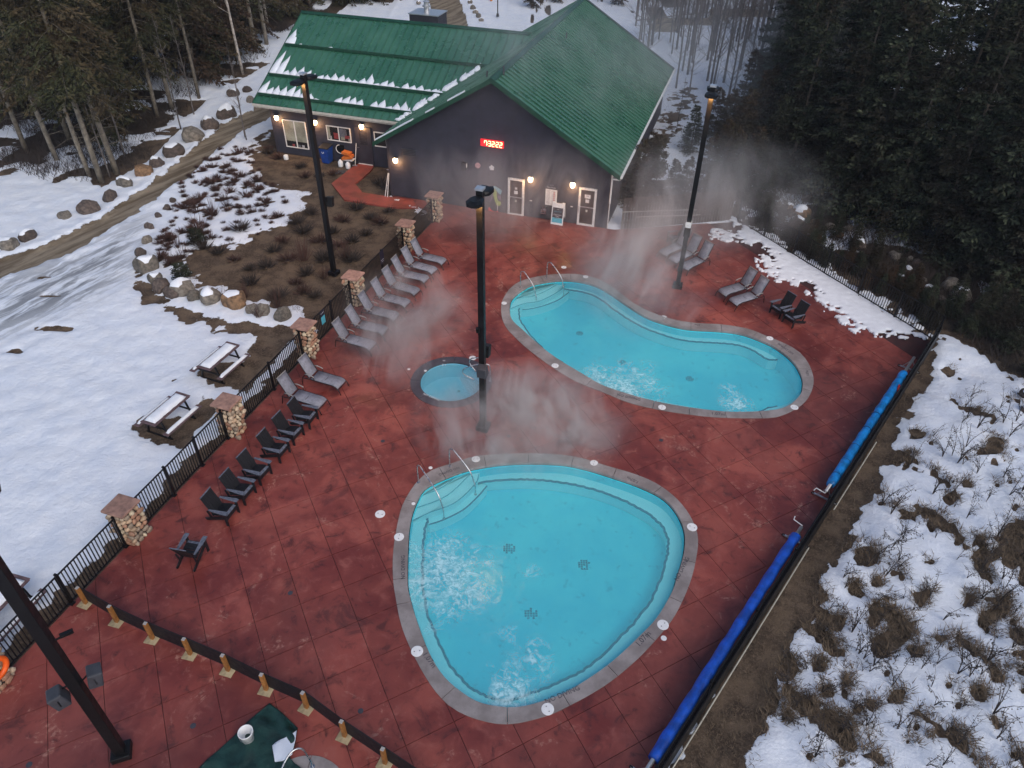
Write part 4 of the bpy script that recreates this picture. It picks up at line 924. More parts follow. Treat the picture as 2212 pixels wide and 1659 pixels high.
t, x, z = wall_thing('wall_speaker', 'small dark box speaker on the gable wall', 'speaker', *S(1795, 1430, 625, 0, 3.53), -.12); MB().box((0, 0, 0), (.26, .2, .4)).build('casing', black_metal, t); MB().box((.14, -.02, .05), (.01, .12, .2)).build('grille_edge', white_paint, t)
# pool rules board
t, x, z = wall_thing('pool_rules_board', 'tall notice board headed Pool Rules between the glass doors', 'sign', *d2(285, 600), -.03)
MB().box((0, 0, .42), (.62, .02, .34)).build('header', mat('navy_board', (.012, .012, .03), .6, .1, 8, 0, 0), t); pn = MB().box((0, -.002, -.17), (.60, .024, .86)).build('panel', white_paint, t)
text('lettering', 'Pool Rules', (0, -.014, .36), .11, 0, white_text, t, .001, FW); text('lettering', '~~~', (0, -.014, .5), .12, 0, white_text, t, .001, FW)
mb = MB(); rr = random.Random(2)
for c_ in range(2):
    for k in range(15): mb.box((-.14 + c_ * .28 + rr.uniform(-.01, .01), -.016, .2 - k * .052), (rr.uniform(.12, .22), .002, .014))
mb.build('fine_print', mat('faint_print', (.35, .3, .3), .7, .2, 20, 0, 0), t); mb = MB()
for k in range(6): mb.box((.16, -.018, .1 - k * .1), (.07, .002, .05))
mb.build('pictogram', red_text, t)
# A-frame board
p = G(*d2(440, 1440)); pa = G(*d2(290, 1400)); pb = G(*d2(570, 1450)); t = thing('sandwich_board', 'white A-frame sign reading Relaxation Time beside the right glass door', 'sign', (pa + pb) / 2 + by_ * .25, BTH - .03)
navy = MATS['navy_board']; aqua = mat('aqua_panel', (.08, .42, .55), .6, .1, 8, 0, 0)
E_ = Euler((R(-8), 0, 0))
for s_, nm in ((1, 'front_leaf'), (-1, 'back_leaf')):
    mb = MB(); mb.slab([(-.32, 0, 0), (.32, 0, 0), (.32, 0, 1.12), (.2, 0, 1.12), (.12, 0, 1.06), (-.12, 0, 1.06), (-.2, 0, 1.12), (-.32, 0, 1.12)], (0, .03, 0)); o = mb.build(nm, white_plastic, t); o.location = (0, -.25 * s_, 0); o.rotation_euler = (R(-11 * s_), 0, 0)
    if s_ == 1:
        fl_ = o; MB().box((0, -.004, .62), (.54, .006, .52)).build('poster', navy, fl_); MB().box((0, -.004, .23), (.54, .006, .24)).build('poster_foot', aqua, fl_)
        text('lettering', 'Relaxation', (0, -.01, .52), .1, 0, white_text, fl_, .001, FW); text('lettering', 'Time', (0, -.01, .43), .1, 0, white_text, fl_, .001, FW)
        text('lettering', 'QUIET ZONE', (0, -.01, .68), .065, 0, aqua, fl_, .001, FW); text('lettering', 'pools', (0, -.01, .8), .06, 0, white_text, fl_, .001, FW); text('lettering', 'shhh... thank you', (0, -.01, .32), .04, 0, navy, fl_, .001, FW)
t, x, z = wall_thing('hand_dryer', 'steel box dispenser low on the wall beside the sandwich board', 'dispenser', *d2(85, 1040), -.13)
MB().box((0, 0, -.03), (.27, .24, .22)).box((.04, .02, .13), (.2, .2, .12)).build('casing', steel, t); MB().box((0, -.125, -.05), (.2, .01, .04)).build('slot', dark_text, t)
for k, q in enumerate((d1(1285, 667), d2(838, 937))):
    t, x, z = wall_thing('wall_vent', 'tiny white wall vent %s' % ('right of the left glass door' if k == 0 else 'left of the right glass door'), 'vent', *q, -.03); MB().box((0, 0, 0), (.12, .03, .04)).box((0, -.02, .025), (.13, .04, .012)).build('hood', white_paint, t)
# seahorse and crab cut-outs
c1 = lambda x, y: S(x, y, 1120, 420, 18.433)
t, x, z = wall_thing('sea_horse_decoration', 'green sea horse cut-out with blue cap on the gable wall', 'decoration', *c1(1640, 1100), -.05)
lime = mat('lime_paint', (.38, .48, .1), .6, .15, 8, 0, 0); mauve = mat('mauve_paint', (.26, .16, .25), .6, .15, 8, 0, 0); sky_b = mat('pale_blue_paint', (.26, .5, .56), .6, .15, 8, 0, 0)
def cut(pts, m, nm, dy=0, th=.02): MB().prism([(a, b) for a, b in pts], 0, th).build(nm, m, t, rot=(R(90), 0, 0), loc=(0, -dy, 0))
cut([(-.1, .35), (0, .5), (.1, .35), (.08, .1), (.14, -.2), (.3, -.25), (.33, -.4), (.22, -.5), (.08, -.48), (-.02, -.2), (-.1, .05)], lime, 'body')
cut([(-.28, .3), (-.2, .5), (0, .58), (.2, .5), (.38, .38), (.3, .15), (.12, .3), (0, .45), (-.15, .38)], sky_b, 'cap', .022)
cut([(-.3, -.35), (-.22, -.05), (-.12, .1), (-.18, -.2)], mauve, 'fin', .01); cut([(.16, .05), (.3, .1), (.3, -.15), (.2, -.1)], mauve, 'fin', .01)
t, x, z = wall_thing('crab_decoration', 'red crab cut-out sitting above blue waves at the wall foot', 'decoration', *d1(275, 970), -.06); z0_ = z
redp = mat('red_paint', (.6, .06, .05), .5, .15, 8, 0, 0)
cut([(-.3, .2), (-.22, .26), (-.12, .1), (.1, .02), (.22, .12), (.32, .0), (.28, -.1), (.05, -.13), (-.2, -.03), (-.3, .08)], redp, 'shell'); cut([(-.26, -.12), (-.05, -.15), (.1, -.22), (.05, -.32), (-.2, -.3)], sky_b, 'wave', .01)
MB().box((.22, 0, .35), (.02, .02, .42)).build('rod', white_paint, t)
t, x, z = wall_thing('towel_sign', 'narrow grey-blue sign on the wall behind the middle lamp post', 'sign', *c1(660, 1420), -.02); MB().box((0, 0, 0), (.2, .02, .75)).build('board', mat('grey_blue_board', (.16, .16, .26), .6, .1, 6, 0, 0), t)
text('lettering', 'i', (0.05, -.012, -.1), .1, 0, white_text, t, .001, FW)
# stuff by the wing door
xb_, _ = hitw(*z1_(1120, 1150), WY - .4); t = thing('recycling_bin', 'blue wheeled recycling bin against the wing wall', 'bin', BL(xb_, WY - .42, GZ(*BL(xb_, WY - .42)[:2]) * 0 - .06), BTH)
mb = MB(); mb.add([(-.22, -.24, .05), (.22, -.24, .05), (.22, .24, .05), (-.22, .24, .05), (-.29, -.33, .95), (.29, -.33, .95), (.29, .33, .95), (-.29, .33, .95)], [(3, 2, 1, 0), (4, 5, 6, 7), (0, 1, 5, 4), (1, 2, 6, 5), (2, 3, 7, 6), (3, 0, 4, 7)]); bevel(mb.build('body', blue_bin, t), .02)
MB().slab([(-.31, -.36, .96), (.31, -.36, .96), (.31, .36, 1.0), (-.31, .36, 1.0)], (0, 0, .05)).build('lid', mat('dark_bin_lid', (.02, .022, .026), .5, .2, 6, 0, 0), t)
c_ = MB().lathe([(.075, 0), (.075, .004)], 16).build('emblem', white_text, t, loc=(-.05, -.312, .75), rot=(R(84), 0, 0)); MB().lathe([(.045, .004), (.045, .006)], 16).build('emblem_hole', blue_bin, c_)
for sx in (-1, 1): MB().lathe([(.08, -.02), (.08, .02)], 12).build('wheel', black_metal, t, loc=(sx * .25, .26, .08), rot=(0, R(90), 0))
t = thing('white_hoop', 'white hose hooked on the wall beside the blue bin', 'hose', BL(xb_ + .75, WY - .1, .75), BTH)
MB().tube([(.25 * math.cos(a), 0, .25 * math.sin(a)) for a in np.linspace(1.6, 5.6, 16)], .022, 6).build('hose', white_plastic, t, True); MB().box((0, .05, 0), (.5, .05, .5)).build('board', black_metal, t)
pz = lambda x, y: BL(*[(hitw(*z1_(x, y), WY - .55)[0]), WY - .55, 0])
xx = hitw(*z1_(1450, 1100), WY - .5)[0]
t = thing('stacked_orange_tubs', 'orange plastic trays heaped by the wing door', 'tray', BL(xx, WY - .45, .2), BTH)
MB().box((-.05, .05, .52), (.5, .4, .12), (0, .12, 0)).build('tray', orange_cone, t); MB().box((.02, 0, .3), (.62, .45, .14), (0, -.2, .1)).build('tray', orange_cone, t); MB().box((.08, 0, .16), (.6, .4, .05), (0, -.05, 0)).build('pale_tray', white_plastic, t); MB().box((0, 0, 0), (.5, .4, .3)).build('crate', speaker_m, t)
for dx, dy, s_, w in ((-.35, -.25, 1, 'left jug at the wing door'), (.18, -.35, .95, 'right jug at the wing door, with a dark mark')):
    t = thing('white_jug', 'white plastic jug, ' + w, 'jug', BL(xx + dx, WY - .5 + dy, -.02), BTH, None, s_)
    MB().lathe([(.13, 0), (.15, .05), (.15, .3), (.06, .4), (.05, .44)], 12).build('body', white_plastic, t, True); MB().lathe([(.035, .42), (.035, .47)], 8).build('cap', dark_text, t)
t = thing('broom', 'pale broom handle leaning by the wing door', 'broom', BL(xx + .42, WY - .3, 0), BTH); MB().tube([(0, -.15, .02), (.05, .2, 1.25)], .02, 6).build('handle', white_paint, t); MB().box((0, -.16, .03), (.3, .05, .06)).build('head', fabric, t)
p = G(*z1_(1315, 1240)); o = MB().box((0, 0, .03), (.6, .45, .06)).build('utility_cover', speaker_m, None, loc=on_ground(p), rot=(0, 0, .1)); tag(o, 'flat grey utility cover in the grass left of the red path', 'cover')
p = G(*z1_(405, 1010)); o = MB().lathe([(.14, 0), (.15, .2), (.13, .28), (.05, .32)], 12).build('small_tub', white_plastic, None, loc=(p.x, p.y, -.1)); tag(o, 'small pale tub in the grass under the big wing window', 'tub')
t = thing('leaning_ladder', 'narrow white frame leaning on the left corner of the gable wall', 'frame', BL(-BW - .12, -.35, 0), BTH + 1.4); MB().bar((0, 0, .02), (.25, -.05, 1.3), .03, .03).bar((0, .16, .02), (.25, .0, 1.3), .03, .03).bar((.12, .02, .65), (.12, .09, .65), .02, .02).build('frame', white_paint, t)
# red path
q2 = lambda x, y: S(x, y, 800, 360, 11.06)
path_px = [q2(880, 430), q2(1245, 490), q2(1200, 600), q2(960, 820), q2(740, 990), q2(850, 1110), q2(930, 1225), q2(1600, 1330), q2(2300, 1430), (905, 452), q2(1800, 1630), q2(1300, 1560), q2(450, 1420), q2(300, 1230), q2(105, 985), q2(330, 810), q2(560, 620), q2(740, 490)]
pp = [G(*c) for c in path_px]; o = region('red_path', [pp], lambda x, y: pip(pp, x, y), .03, .16, path_m); tag(o, 'narrow red concrete path from the wing door to the deck', kind='structure')

# ------------------------------------------------------------ fences and stone pillars
rg = random.Random(9)
stone_meshes = []
for k in range(5):
    bm = bmesh.new(); bmesh.ops.create_icosphere(bm, subdivisions=1 if k < 0 else 2, radius=1)
    for v in bm.verts:
        n_ = v.co.normalized(); f_ = 1 + .16 * math.sin(3.1 * n_.x + k * 2) + .13 * math.sin(4.3 * n_.y + k) + .1 * math.sin(5 * n_.z + 2 * k); v.co = n_ * f_
    bmesh.ops.dissolve_limit(bm, angle_limit=R(16), verts=bm.verts, edges=bm.edges)
    bmesh.ops.triangulate(bm, faces=[f for f in bm.faces if len(f.verts) > 4])
    me = bpy.data.meshes.new('river_stone'); bm.to_mesh(me); bm.free(); me.materials.append(stone_m[k]); me.polygons.foreach_set('use_smooth', [True] * len(me.polygons)); stone_meshes.append(me)
FH = math.atan2(fd.y, fd.x) - math.pi / 2
def pillar(loc, label, h=1.30, w=.56):
    t = thing('stone_pillar', label, 'pillar', loc, FH, 'stone pillars along the left fence')
    MB().box((0, 0, h / 2), (w - .06, w - .06, h)).build('core', mortar, t)
    mb = MB(); c = w / 2 + .09; mb.prism([(-c, -c), (c, -c + .01), (c + .01, c), (-c, c - .01)], h + .004, h + .09); bevel(mb.build('cap', capstone, t), .02)
    for face in range(4):
        a = face * math.pi / 2; z = .07; row = 0
        while z < h - .04:
            rh = rg.uniform(.13, .20); x = -w / 2 + rg.uniform(-.02, .04)
            while x < w / 2 - .02:
                sw = rg.uniform(.13, .25); cx = x + sw / 2; cz = z + rg.uniform(-.015, .015)
                v = Vector((cx, -w / 2 + .015, cz)); v.rotate(Euler((0, 0, a)))
                o = obj('river_stone', rg.choice(stone_meshes), t, v, (rg.uniform(-.4, .4) if False else 0, rg.uniform(-.35, .35), a)); o.scale = (sw * .47, .06 + rg.uniform(0, .025), rh * .47); x += sw + .004
            z += rh + .002; row += 1
    return t
def fs(px, py): p = G(px, py); return (p - F0).dot(fd)
pill_s = [fs(937, 473), fs(877, 537), fs(771, 654), fs(666, 762), fs(508, 932), 0.0, fs(0, 1478)]
wl = ['stone pillar nearest the pool house with dark pink cap', 'stone pillar beside the farthest lounger, second from the house', 'stone pillar with pink cap, third from the house', 'stone pillar with brown cap beside the blue fence sign', 'stone pillar with orange-red cap between the picnic tables and chairs', 'large stone pillar near the lone black chair', 'stone pillar at the left picture edge holding an orange ring']
for s_, w in zip(pill_s, wl): pillar(fence_pt(s_), w)
def rails_and_pickets(label, p0, p1, h, npost, group, name='metal_fence', sp=.105, base=.06, out=0):
    d = p1 - p0; L = d.length; t = thing(name, label, 'fence', p0, math.atan2(d.y, d.x), group)
    pk = MB().box((0, 0, (h + base) / 2), (.024, .024, h - base)).mesh('picket', black_metal); n = int(L / sp)
    po = MB().box((0, 0, h / 2 + .02), (.055, .055, h + .06)).box((0, 0, h + .06), (.07, .07, .02)).box((0, 0, .008), (.14, .14, .016)).mesh('post', black_metal)
    for z in (base + .04, h - .02): MB().box((L / 2, 0, z), (L, .035, .035)).build('rail', black_metal, t)
    ps = [L * i / (npost - 1) for i in range(npost)]
    for x in ps: obj('post', po, t, (min(max(x, .03), L - .03), 0, 0))
    for i in range(1, n):
        x = i * L / n
        if min(abs(x - q) for q in ps) > .04: obj('picket', pk, t, (x, 0, 0))
    return t
gf = 'black picket fence spans between the stone pillars'
spans = ['black picket fence span from the nearest-to-house pillar to the wall', 'black picket fence span between first and second pillars from the house', 'black picket fence span with the small dark sign behind loungers', 'black picket fence span with the blue sign', 'black picket fence span beside the farther picnic table', 'black picket fence span beside the nearer picnic table', 'nearest full black picket fence span, beside the lone black chair']
rails_and_pickets(spans[0], fence_pt(pill_s[0] + .34), fence_pt(22.55), 1.2, 2, gf)
for k in range(6): rails_and_pickets(spans[k + 1], fence_pt(pill_s[k + 1] + .34), fence_pt(pill_s[k] - .34), 1.2, [2, 3, 3, 3, 4, 3][k] if k != 5 else 3, gf)
rails_and_pickets('black picket fence span running out at the left picture edge', fence_pt(pill_s[6] - 5), fence_pt(pill_s[6] - .34), 1.2, 3, gf)
for (px, py, lab, c, ww, hh) in ((818, 556, 'small dark notice on the fence behind the loungers', navy, .34, .62), (686, 685, 'small navy and blue notice on the fence beside a brown-capped pillar', navy, .3, .62)):
    p = G(px, py, .85); p = fence_pt((p - F0).dot(fd)) + Vector((0, 0, .9)); t = thing('fence_sign', lab, 'sign', p + Vector((fd.y, -fd.x, 0)) * .03, math.atan2(fd.y, fd.x))
    MB().box((0, 0, 0), (ww, .015, hh)).build('board', c, t)
    if c is navy and px < 700: MB().box((0, -.01, -.12), (ww * .9, .006, .34)).build('blue_panel', aqua, t); text('lettering', 'NO EXIT', (0, -.012, .2), .06, 0, white_text, t, .001, FW)
    else: text('lettering', 'No Access', (0, -.012, -.12), .06, 0, white_text, t, .001, FW); text('lettering', 'to pool', (0, -.012, -.2), .06, 0, white_text, t, .001, FW)
# orange life ring
lp = fence_pt(pill_s[6]) + Vector((fd.y, -fd.x, 0)) * .42 + Vector((0, 0, .85)) + fd * .0
t = thing('life_ring', 'orange life ring hung on the stone pillar at the left picture edge', 'life ring', lp, math.atan2(fd.y, fd.x)); mb = MB(); n = 24
ringv = []; 
for i in range(n):
    for j in range(8):
        a = 2 * math.pi * i / n; b = 2 * math.pi * j / 8; r_ = .27 + .07 * math.cos(b); ringv.append((r_ * math.cos(a), .07 * math.sin(b), r_ * math.sin(a)))
mb.add(ringv, [(i * 8 + j, ((i + 1) % n) * 8 + j, ((i + 1) % n) * 8 + (j + 1) % 8, i * 8 + (j + 1) % 8) for i in range(n) for j in range(8)]); mb.build('ring', orange_m, t, True)
gb = 'black picket fences along the forest side'
rails_and_pickets('black picket fence between the snowy deck strip and the forest', BC, RC, 1.25, 7, gb, sp=.12)
rails_and_pickets('black picket fence behind the cover rollers on the right deck edge', RC, RC + RD * 30, 1.2, 13, gb, sp=.125)
# black board added to stand for the shadow and dense pickets by the rollers
rn = Vector((-RD.y, RD.x, 0)); rn = rn if rn.x > 0 else -rn
t = thing('fence_shade_board', 'long black board added low outside the right fence for its shadow and dense pickets', 'board', RC, 0); MB().bar(rn * .05 + Vector((0, 0, .35)), RD * 30 + rn * .05 + Vector((0, 0, .35)), .03, .75).build('board', black_metal, t)
for k, (pa_, pb_) in enumerate((((1893, 955), (1801, 1101)), ((1747, 1183), (1400, 1745)))):
    a = G(*pa_, .02); b = G(*pb_, .02); t = thing('edging_pipe', 'thin pale pipe on the dirt outside the right fence, %s length' % ('far' if k == 0 else 'near'), 'pipe', a); MB().tube([Vector(), b - a], .022, 6).build('pipe', mat('pale_pipe%d' % k, (.42, .40, .34), .6, .15, 8, 0, 0), t)
# back board fence with poles
p0 = BL(.7, .1); p1 = BC + Vector((-.3, .1, 0)); d = p1 - p0; L = d.length
t = thing('board_fence', 'dark brown board fence between the pool house and the forest', 'fence', p0, math.atan2(d.y, d.x)); bfm = mat('brown_fence_board', (.055, .038, .032), .85, .3, 5, 0, .3, rnd=.3); bm_ = MB().box((0, 0, .85), (.13, .022, 1.66)).mesh('fence_board', bfm)
for i in range(int(L / .15)): obj('fence_board', bm_, t, (i * .15 + .08, 0, 0))
for z in (.35, 1.4): MB().box((L / 2, .03, z), (L, .04, .09)).build('rail', bfm, t)
for k, (a, b) in enumerate((((1343, 457), (1503, 452)), ((1373, 468), (1512, 463)))):
    def onf(px, py):
        dr_ = ray(px, py); n_ = Vector((-d.y, d.x, 0)).normalized(); o_ = Vector((0, 0, CAM_H)) - p0; tt = -o_.dot(n_) / dr_.dot(n_); return p0 + o_ + dr_ * tt
    A_, B_ = onf(*a), onf(*b); nn = Vector((d.y, -d.x, 0)).normalized(); nn = nn if nn.y < 0 else -nn; off = nn * .06
    t = thing('cleaning_pole', 'long white telescopic pole hung on the board fence, %s one' % ('upper' if k == 0 else 'lower'), 'pole', A_ + off, 0, 'poles hung on the board fence'); MB().tube([Vector(), B_ - A_], .03, 8).build('pole', armrest_m, t)
    for q in (.2, .8): MB().bar((B_ - A_) * q - off * 1.1, (B_ - A_) * q, .03, .05).build('hook', black_metal, t)

# ------------------------------------------------------------ furniture
def make_lounger():
    t = thing('sun_lounger', 'grey sling sun lounger', 'sun lounger'); w = .54; L = 1.18; z = .36
    prof = [(0, z + .005), (.3, z), (.7, z - .005), (.95, z + .0), (1.08, z - .03), (L, z - .11)]
    def sheet(pr, hw, th, nm, m):
        v = []; 
        for x, zz in pr: v += [(x, -hw, zz), (x, 0, zz - .012), (x, hw, zz)]
        k = len(v); v += [(a, b, c - th) for a, b, c in v]; f = []
        for i in range(len(pr) - 1):
            for j in range(2): q = i * 3 + j; f += [(q, q + 3, q + 4, q + 1), (q + k, q + 1 + k, q + 4 + k, q + 3 + k)]
            for j in (0, 2): q = i * 3 + j; f.append((q, q + k, q + 3 + k, q + 3) if j == 0 else (q, q + 3, q + 3 + k, q + k))
        e = (len(pr) - 1) * 3; f += [(0, 1, 1 + k, k), (1, 2, 2 + k, 1 + k), (e, e + k, e + 1 + k, e + 1), (e + 1, e + 1 + k, e + 2 + k, e + 2)]
        return obj(nm, new_mesh(nm, v, f, m, True), t)
    sheet([(x + .04, zz) for x, zz in prof][:-1] + [(L, z - .10)], w / 2, .012, 'seat', fabric)
    bk = [(-.03, z + .03), (-.14, z + .22), (-.28, z + .5), (-.40, z + .74)]; sheet(bk, w / 2 - .01, .012, 'backrest', fabric)
    for sy in (-1, 1):
        y = sy * (w / 2 + .012)
        MB().tube([(x, y, zz - .01) for x, zz in prof] + [(L + .06, y, z - .2), (L + .11, y, 0.01)], .017, 6).build('side_rail', charcoal_frame, t, True)
        MB().tube([(0.02, y, z - .01), (-.3, y, z - .03), (-.36, y, .01)], .017, 6).build('leg', charcoal_frame, t, True)
        MB().tube([(x, sy * (w / 2 - .005), zz) for x, zz in bk], .014, 6).build('back_rail', charcoal_frame, t, True)
        MB().tube([(-.16, y * 1.04, z + .18), (-.02, y * 1.04, z + .2), (.16, y * 1.04, z + .17), (.22, y * 1.04, z + .14)], .02, 6).build('armrest', armrest_m, t, True); MB().tube([(.17, y * 1.04, z + .16), (.22, y * 1.03, z - .01)], .014, 6).build('arm_post', charcoal_frame, t)
    for x, zz in ((0, z - .01), (.55, z - .02), (L + .02, z - .14), (-.33, z - .04)): MB().tube([(x, -w / 2, zz), (x, w / 2, zz)], .013, 6).build('crossbar', charcoal_frame, t)
    MB().tube([(-.40, -w / 2, z + .74), (-.40, w / 2, z + .74)], .014, 6).build('head_bar', armrest_m, t)
    return t
def make_adirondack():
    t = thing('adirondack_chair', 'black slatted garden chair', 'chair'); w = .5
    sp = [(0.0, .35), (-.1, .37), (-.2, .35), (-.3, .32), (-.4, .29)]
    for k, (x, z) in enumerate(sp): MB().box((x, 0, z), (.092, w, .022), (0, R(-12 if k else 10), 0)).build('seat_slat', poly_worn if k == 0 else poly_black, t)
    MB().box((.055, 0, .28), (.02, w, .13)).build('apron', poly_black, t)
    a = Vector((-.42, 0, .24)); b = Vector((-.70, 0, .90)); u = (b - a).normalized(); n_ = 5
    for i in range(n_):
        y = (i - 2) * (w / n_); hh = 1 - .0 * abs(i - 2)
        MB().bar(a + Vector((0, y, 0)), a + (b - a) * hh + Vector((0, y, 0)), w / n_ - .008, .02, up=(1, 0, 0)).build('back_slat', poly_black, t)
    MB().bar(b + Vector((.005, -w / 2, .012)), b + Vector((.005, w / 2, .012)), .03, .02).build('back_top', poly_worn, t)
    for sy in (-1, 1):
        y = sy * (w / 2 + .03)
        mb = MB(); mb.slab([(.14, y - .06, .54), (.14, y + .06, .54), (.05, y + .07, .54), (-.5, y + .025, .50), (-.5, y - .025, .50), (.05, y - .07, .54)], (0, 0, .022)); mb.build('armrest', poly_worn, t)
        MB().bar((.05, y, 0), (.05, y, .54), .09, .025, up=(0, 1, 0)).build('leg', poly_black, t)
        MB().bar((-.72, y * .93, .03), (.05, y * .93, .33), .025, .11, up=(0, 0, 1)).build('leg', poly_black, t)
        MB().bar((-.55, y, .46), (-.5, y * .93, .16), .03, .05).build('arm_brace', poly_black, t)
    return t
LN = make_lounger(); AD = make_adirondack()
d_l = [('first', 'farthest of the long row, by the second pillar'), ('second', 'second from the far end of the long row'), ('third', 'third from the far end of the long row'), ('fourth', 'fourth from the far end, steam at its foot'), ('fifth', 'fifth from the far end, in thin steam'), ('sixth', 'sixth from the far end, by the pink-capped pillar'), ('seventh', 'second from the near end of the long row'), ('eighth', 'nearest of the long row, by the blue fence sign')]
lpos = [(910.2,551.2),(890.1,569.3),(870,589.6),(850.5,613.9),(827.5,639.7),(801.1,668.5),(774.8,699.6),(747.8,729.2)]
first = True
def put(proto, loc, rz, label, group):
    if not proto.get('used'): proto['used'] = 1; proto.location = loc; proto.rotation_euler = (0, 0, rz); proto['label'] = label; proto['group'] = group; return proto
    c = place(proto, loc, rz, label, group); return c
gl_ = 'grey sling loungers lined up along the left fence'
for (x, y), (_, w) in zip(lpos, d_l): p = G(x, y, .36); p.z = 0; put(LN, p, R(-21.5 + rg.uniform(-4, 4)), 'grey sling sun lounger, ' + w, gl_)
for (x, y), w in (((678, 809.4), 'farther of the pair beside the brown-capped pillar'), ((635, 850), 'nearer of the pair, next to the black chairs')): p = G(x, y, .36); p.z = 0; put(LN, p, R(-21.5), 'grey sling sun lounger, ' + w, gl_)
gr_ = 'grey sling loungers on the right side of the kidney pool'
for (x, y), w, a in (((1469, 529), 'farthest of three behind the right lamp post', -141), ((1490.7, 543.5), 'middle of three behind the right lamp post', -141), ((1515, 558.6), 'nearest of three behind the right lamp post', -141), ((1605.9, 616.3), 'left of the pair beside the snow', -152), ((1630.3, 635.7), 'right of the pair, next to two black chairs', -152)):
    p = G(x, y, .36); p.z = 0; put(LN, p, R(a), 'grey sling sun lounger, ' + w, gr_)
ga = 'black slatted garden chairs facing the pools'
for (x, y), w in zip(((627.4,864.3),(595.5,895.6),(562.5,933.2),(520.3,978.8),(483,1021),(442.9,1064.8)), ('first in the row, touching the last lounger', 'second in the row of six', 'third in the row of six', 'fourth in the row of six', 'fifth in the row of six', 'last in the row of six, nearest the big pillar')):
    a = R(-19 + rg.uniform(-3, 3)); p = G(x, y, .9) + Vector((math.cos(a), math.sin(a), 0)) * .70; p.z = 0; put(AD, p, a, 'black slatted garden chair, ' + w, ga)
a = R(80); p = G(422.4, 1172, .37); p.z = 0; put(AD, p, a, 'lone black slatted garden chair turned away, near the slat barrier', ga)
for (x, y), w, a in (((1711.6, 633.4), 'left of the pair by the snowy strip', -150), ((1740.4, 652.7), 'right of the pair by the snowy strip', -150), ((1483, 487), 'single one in the mist before the board fence', -160)):
    a = R(a); p = G(x, y, .9) + Vector((math.cos(a), math.sin(a), 0)) * .70; p.z = 0; put(AD, p, a, 'black slatted garden chair, ' + w, ga)
# picnic tables
def make_table():
    t = thing('picnic_table', 'plum picnic table under snow', 'picnic table'); L = 1.68
    for k in range(5): MB().box((0, -.24 + k * .12, .74), (L, .112, .035)).build('tabletop_plank', table_wood, t)
    for sx in (-1, 1): MB().box((sx * (L / 2 - .012), 0, .765), (.09, .6, .02)).build('end_batten', table_wood, t)
    for sy in (-1, 1):
        for k in range(2): MB().box((0, sy * (.56 + k * .115), .44), (L, .105, .035)).build('bench_plank', table_wood, t)
    for sx in (-.58, .58):
        MB().bar((sx, -.3, .72), (sx, -.46, .02), .05, .05).build('leg', black_metal, t); MB().bar((sx, .3, .72), (sx, .46, .02), .05, .05).build('leg', black_metal, t)
        MB().bar((sx, -.68, .4), (sx, .68, .4), .05, .04).bar((sx, -.28, .70), (sx, .28, .70), .05, .04).build('cross_brace', black_metal, t)
        MB().bar((sx, -.55, .03), (sx, .55, .03), .05, .04).build('foot_bar', black_metal, t)
    return t
def snow_slab(lx, ly, cx, cy, z, th, seed):
    q = random.Random(seed); mb = MB(); n = 18; m_ = 5; v = []
    for i in range(n + 1):
        for j in range(m_ + 1):
            a = i / n * 2 - 1; b = j / m_ * 2 - 1; e = (1 - abs(a) ** 12) * (1 - abs(b) ** 6); v.append((cx + a * lx / 2 * (1 + q.uniform(-.006, .006)), cy + b * ly / 2 * (1 + q.uniform(-.05, .05)), z + th * (.1 + .9 * min(1, e * 1.6)) * q.uniform(.92, 1.04)))
    k = len(v); v += [(a, b, z) for a, b, c in v]; f = [(i * (m_ + 1) + j, (i + 1) * (m_ + 1) + j, (i + 1) * (m_ + 1) + j + 1, i * (m_ + 1) + j + 1) for i in range(n) for j in range(m_)]
    cnt = {}
    for t_ in f:
        for i in range(4): cnt[(t_[i], t_[(i + 1) % 4])] = 1
    f += [(b, a, a + k, b + k) for (a, b) in cnt if (b, a) not in cnt]; return v, f
PT = make_table(); tsnow = []
for i, ((x, y), w) in enumerate((((471, 766.8), 'the one beside the brown-capped pillar'), ((357.4, 880.6), 'the one closest to the big lawn'), ((-12, 1300), 'cut off by the left picture edge'))):
    p = G(x, y, .76); p.z = -.04; a = R(69 if i < 2 else 75); put(PT, p, a, 'snow covered picnic table, ' + w, 'picnic tables on the lawn by the fence')
    for lx, ly, cx, cy, z, th, nm in ((1.52, .46, 0, 0, .778, .06, 'tabletop'), (1.5, .12, 0, -.62, .46, .05, 'near bench'), (1.5, .1, 0, .62, .46, .04, 'far bench')):
        v, f = snow_slab(lx, ly, cx, cy, z, th * 1.6, i); o = obj('snow_layer', new_mesh('snow_layer', v, f, snow_m, True)); o.location = p; o.rotation_euler = (0, 0, a)
        tag(o, 'snow on the %s of the picnic table %s' % (nm, w.replace('the one ', '').replace('cut off by', 'at')), 'snow', 'snow lying on the picnic tables')
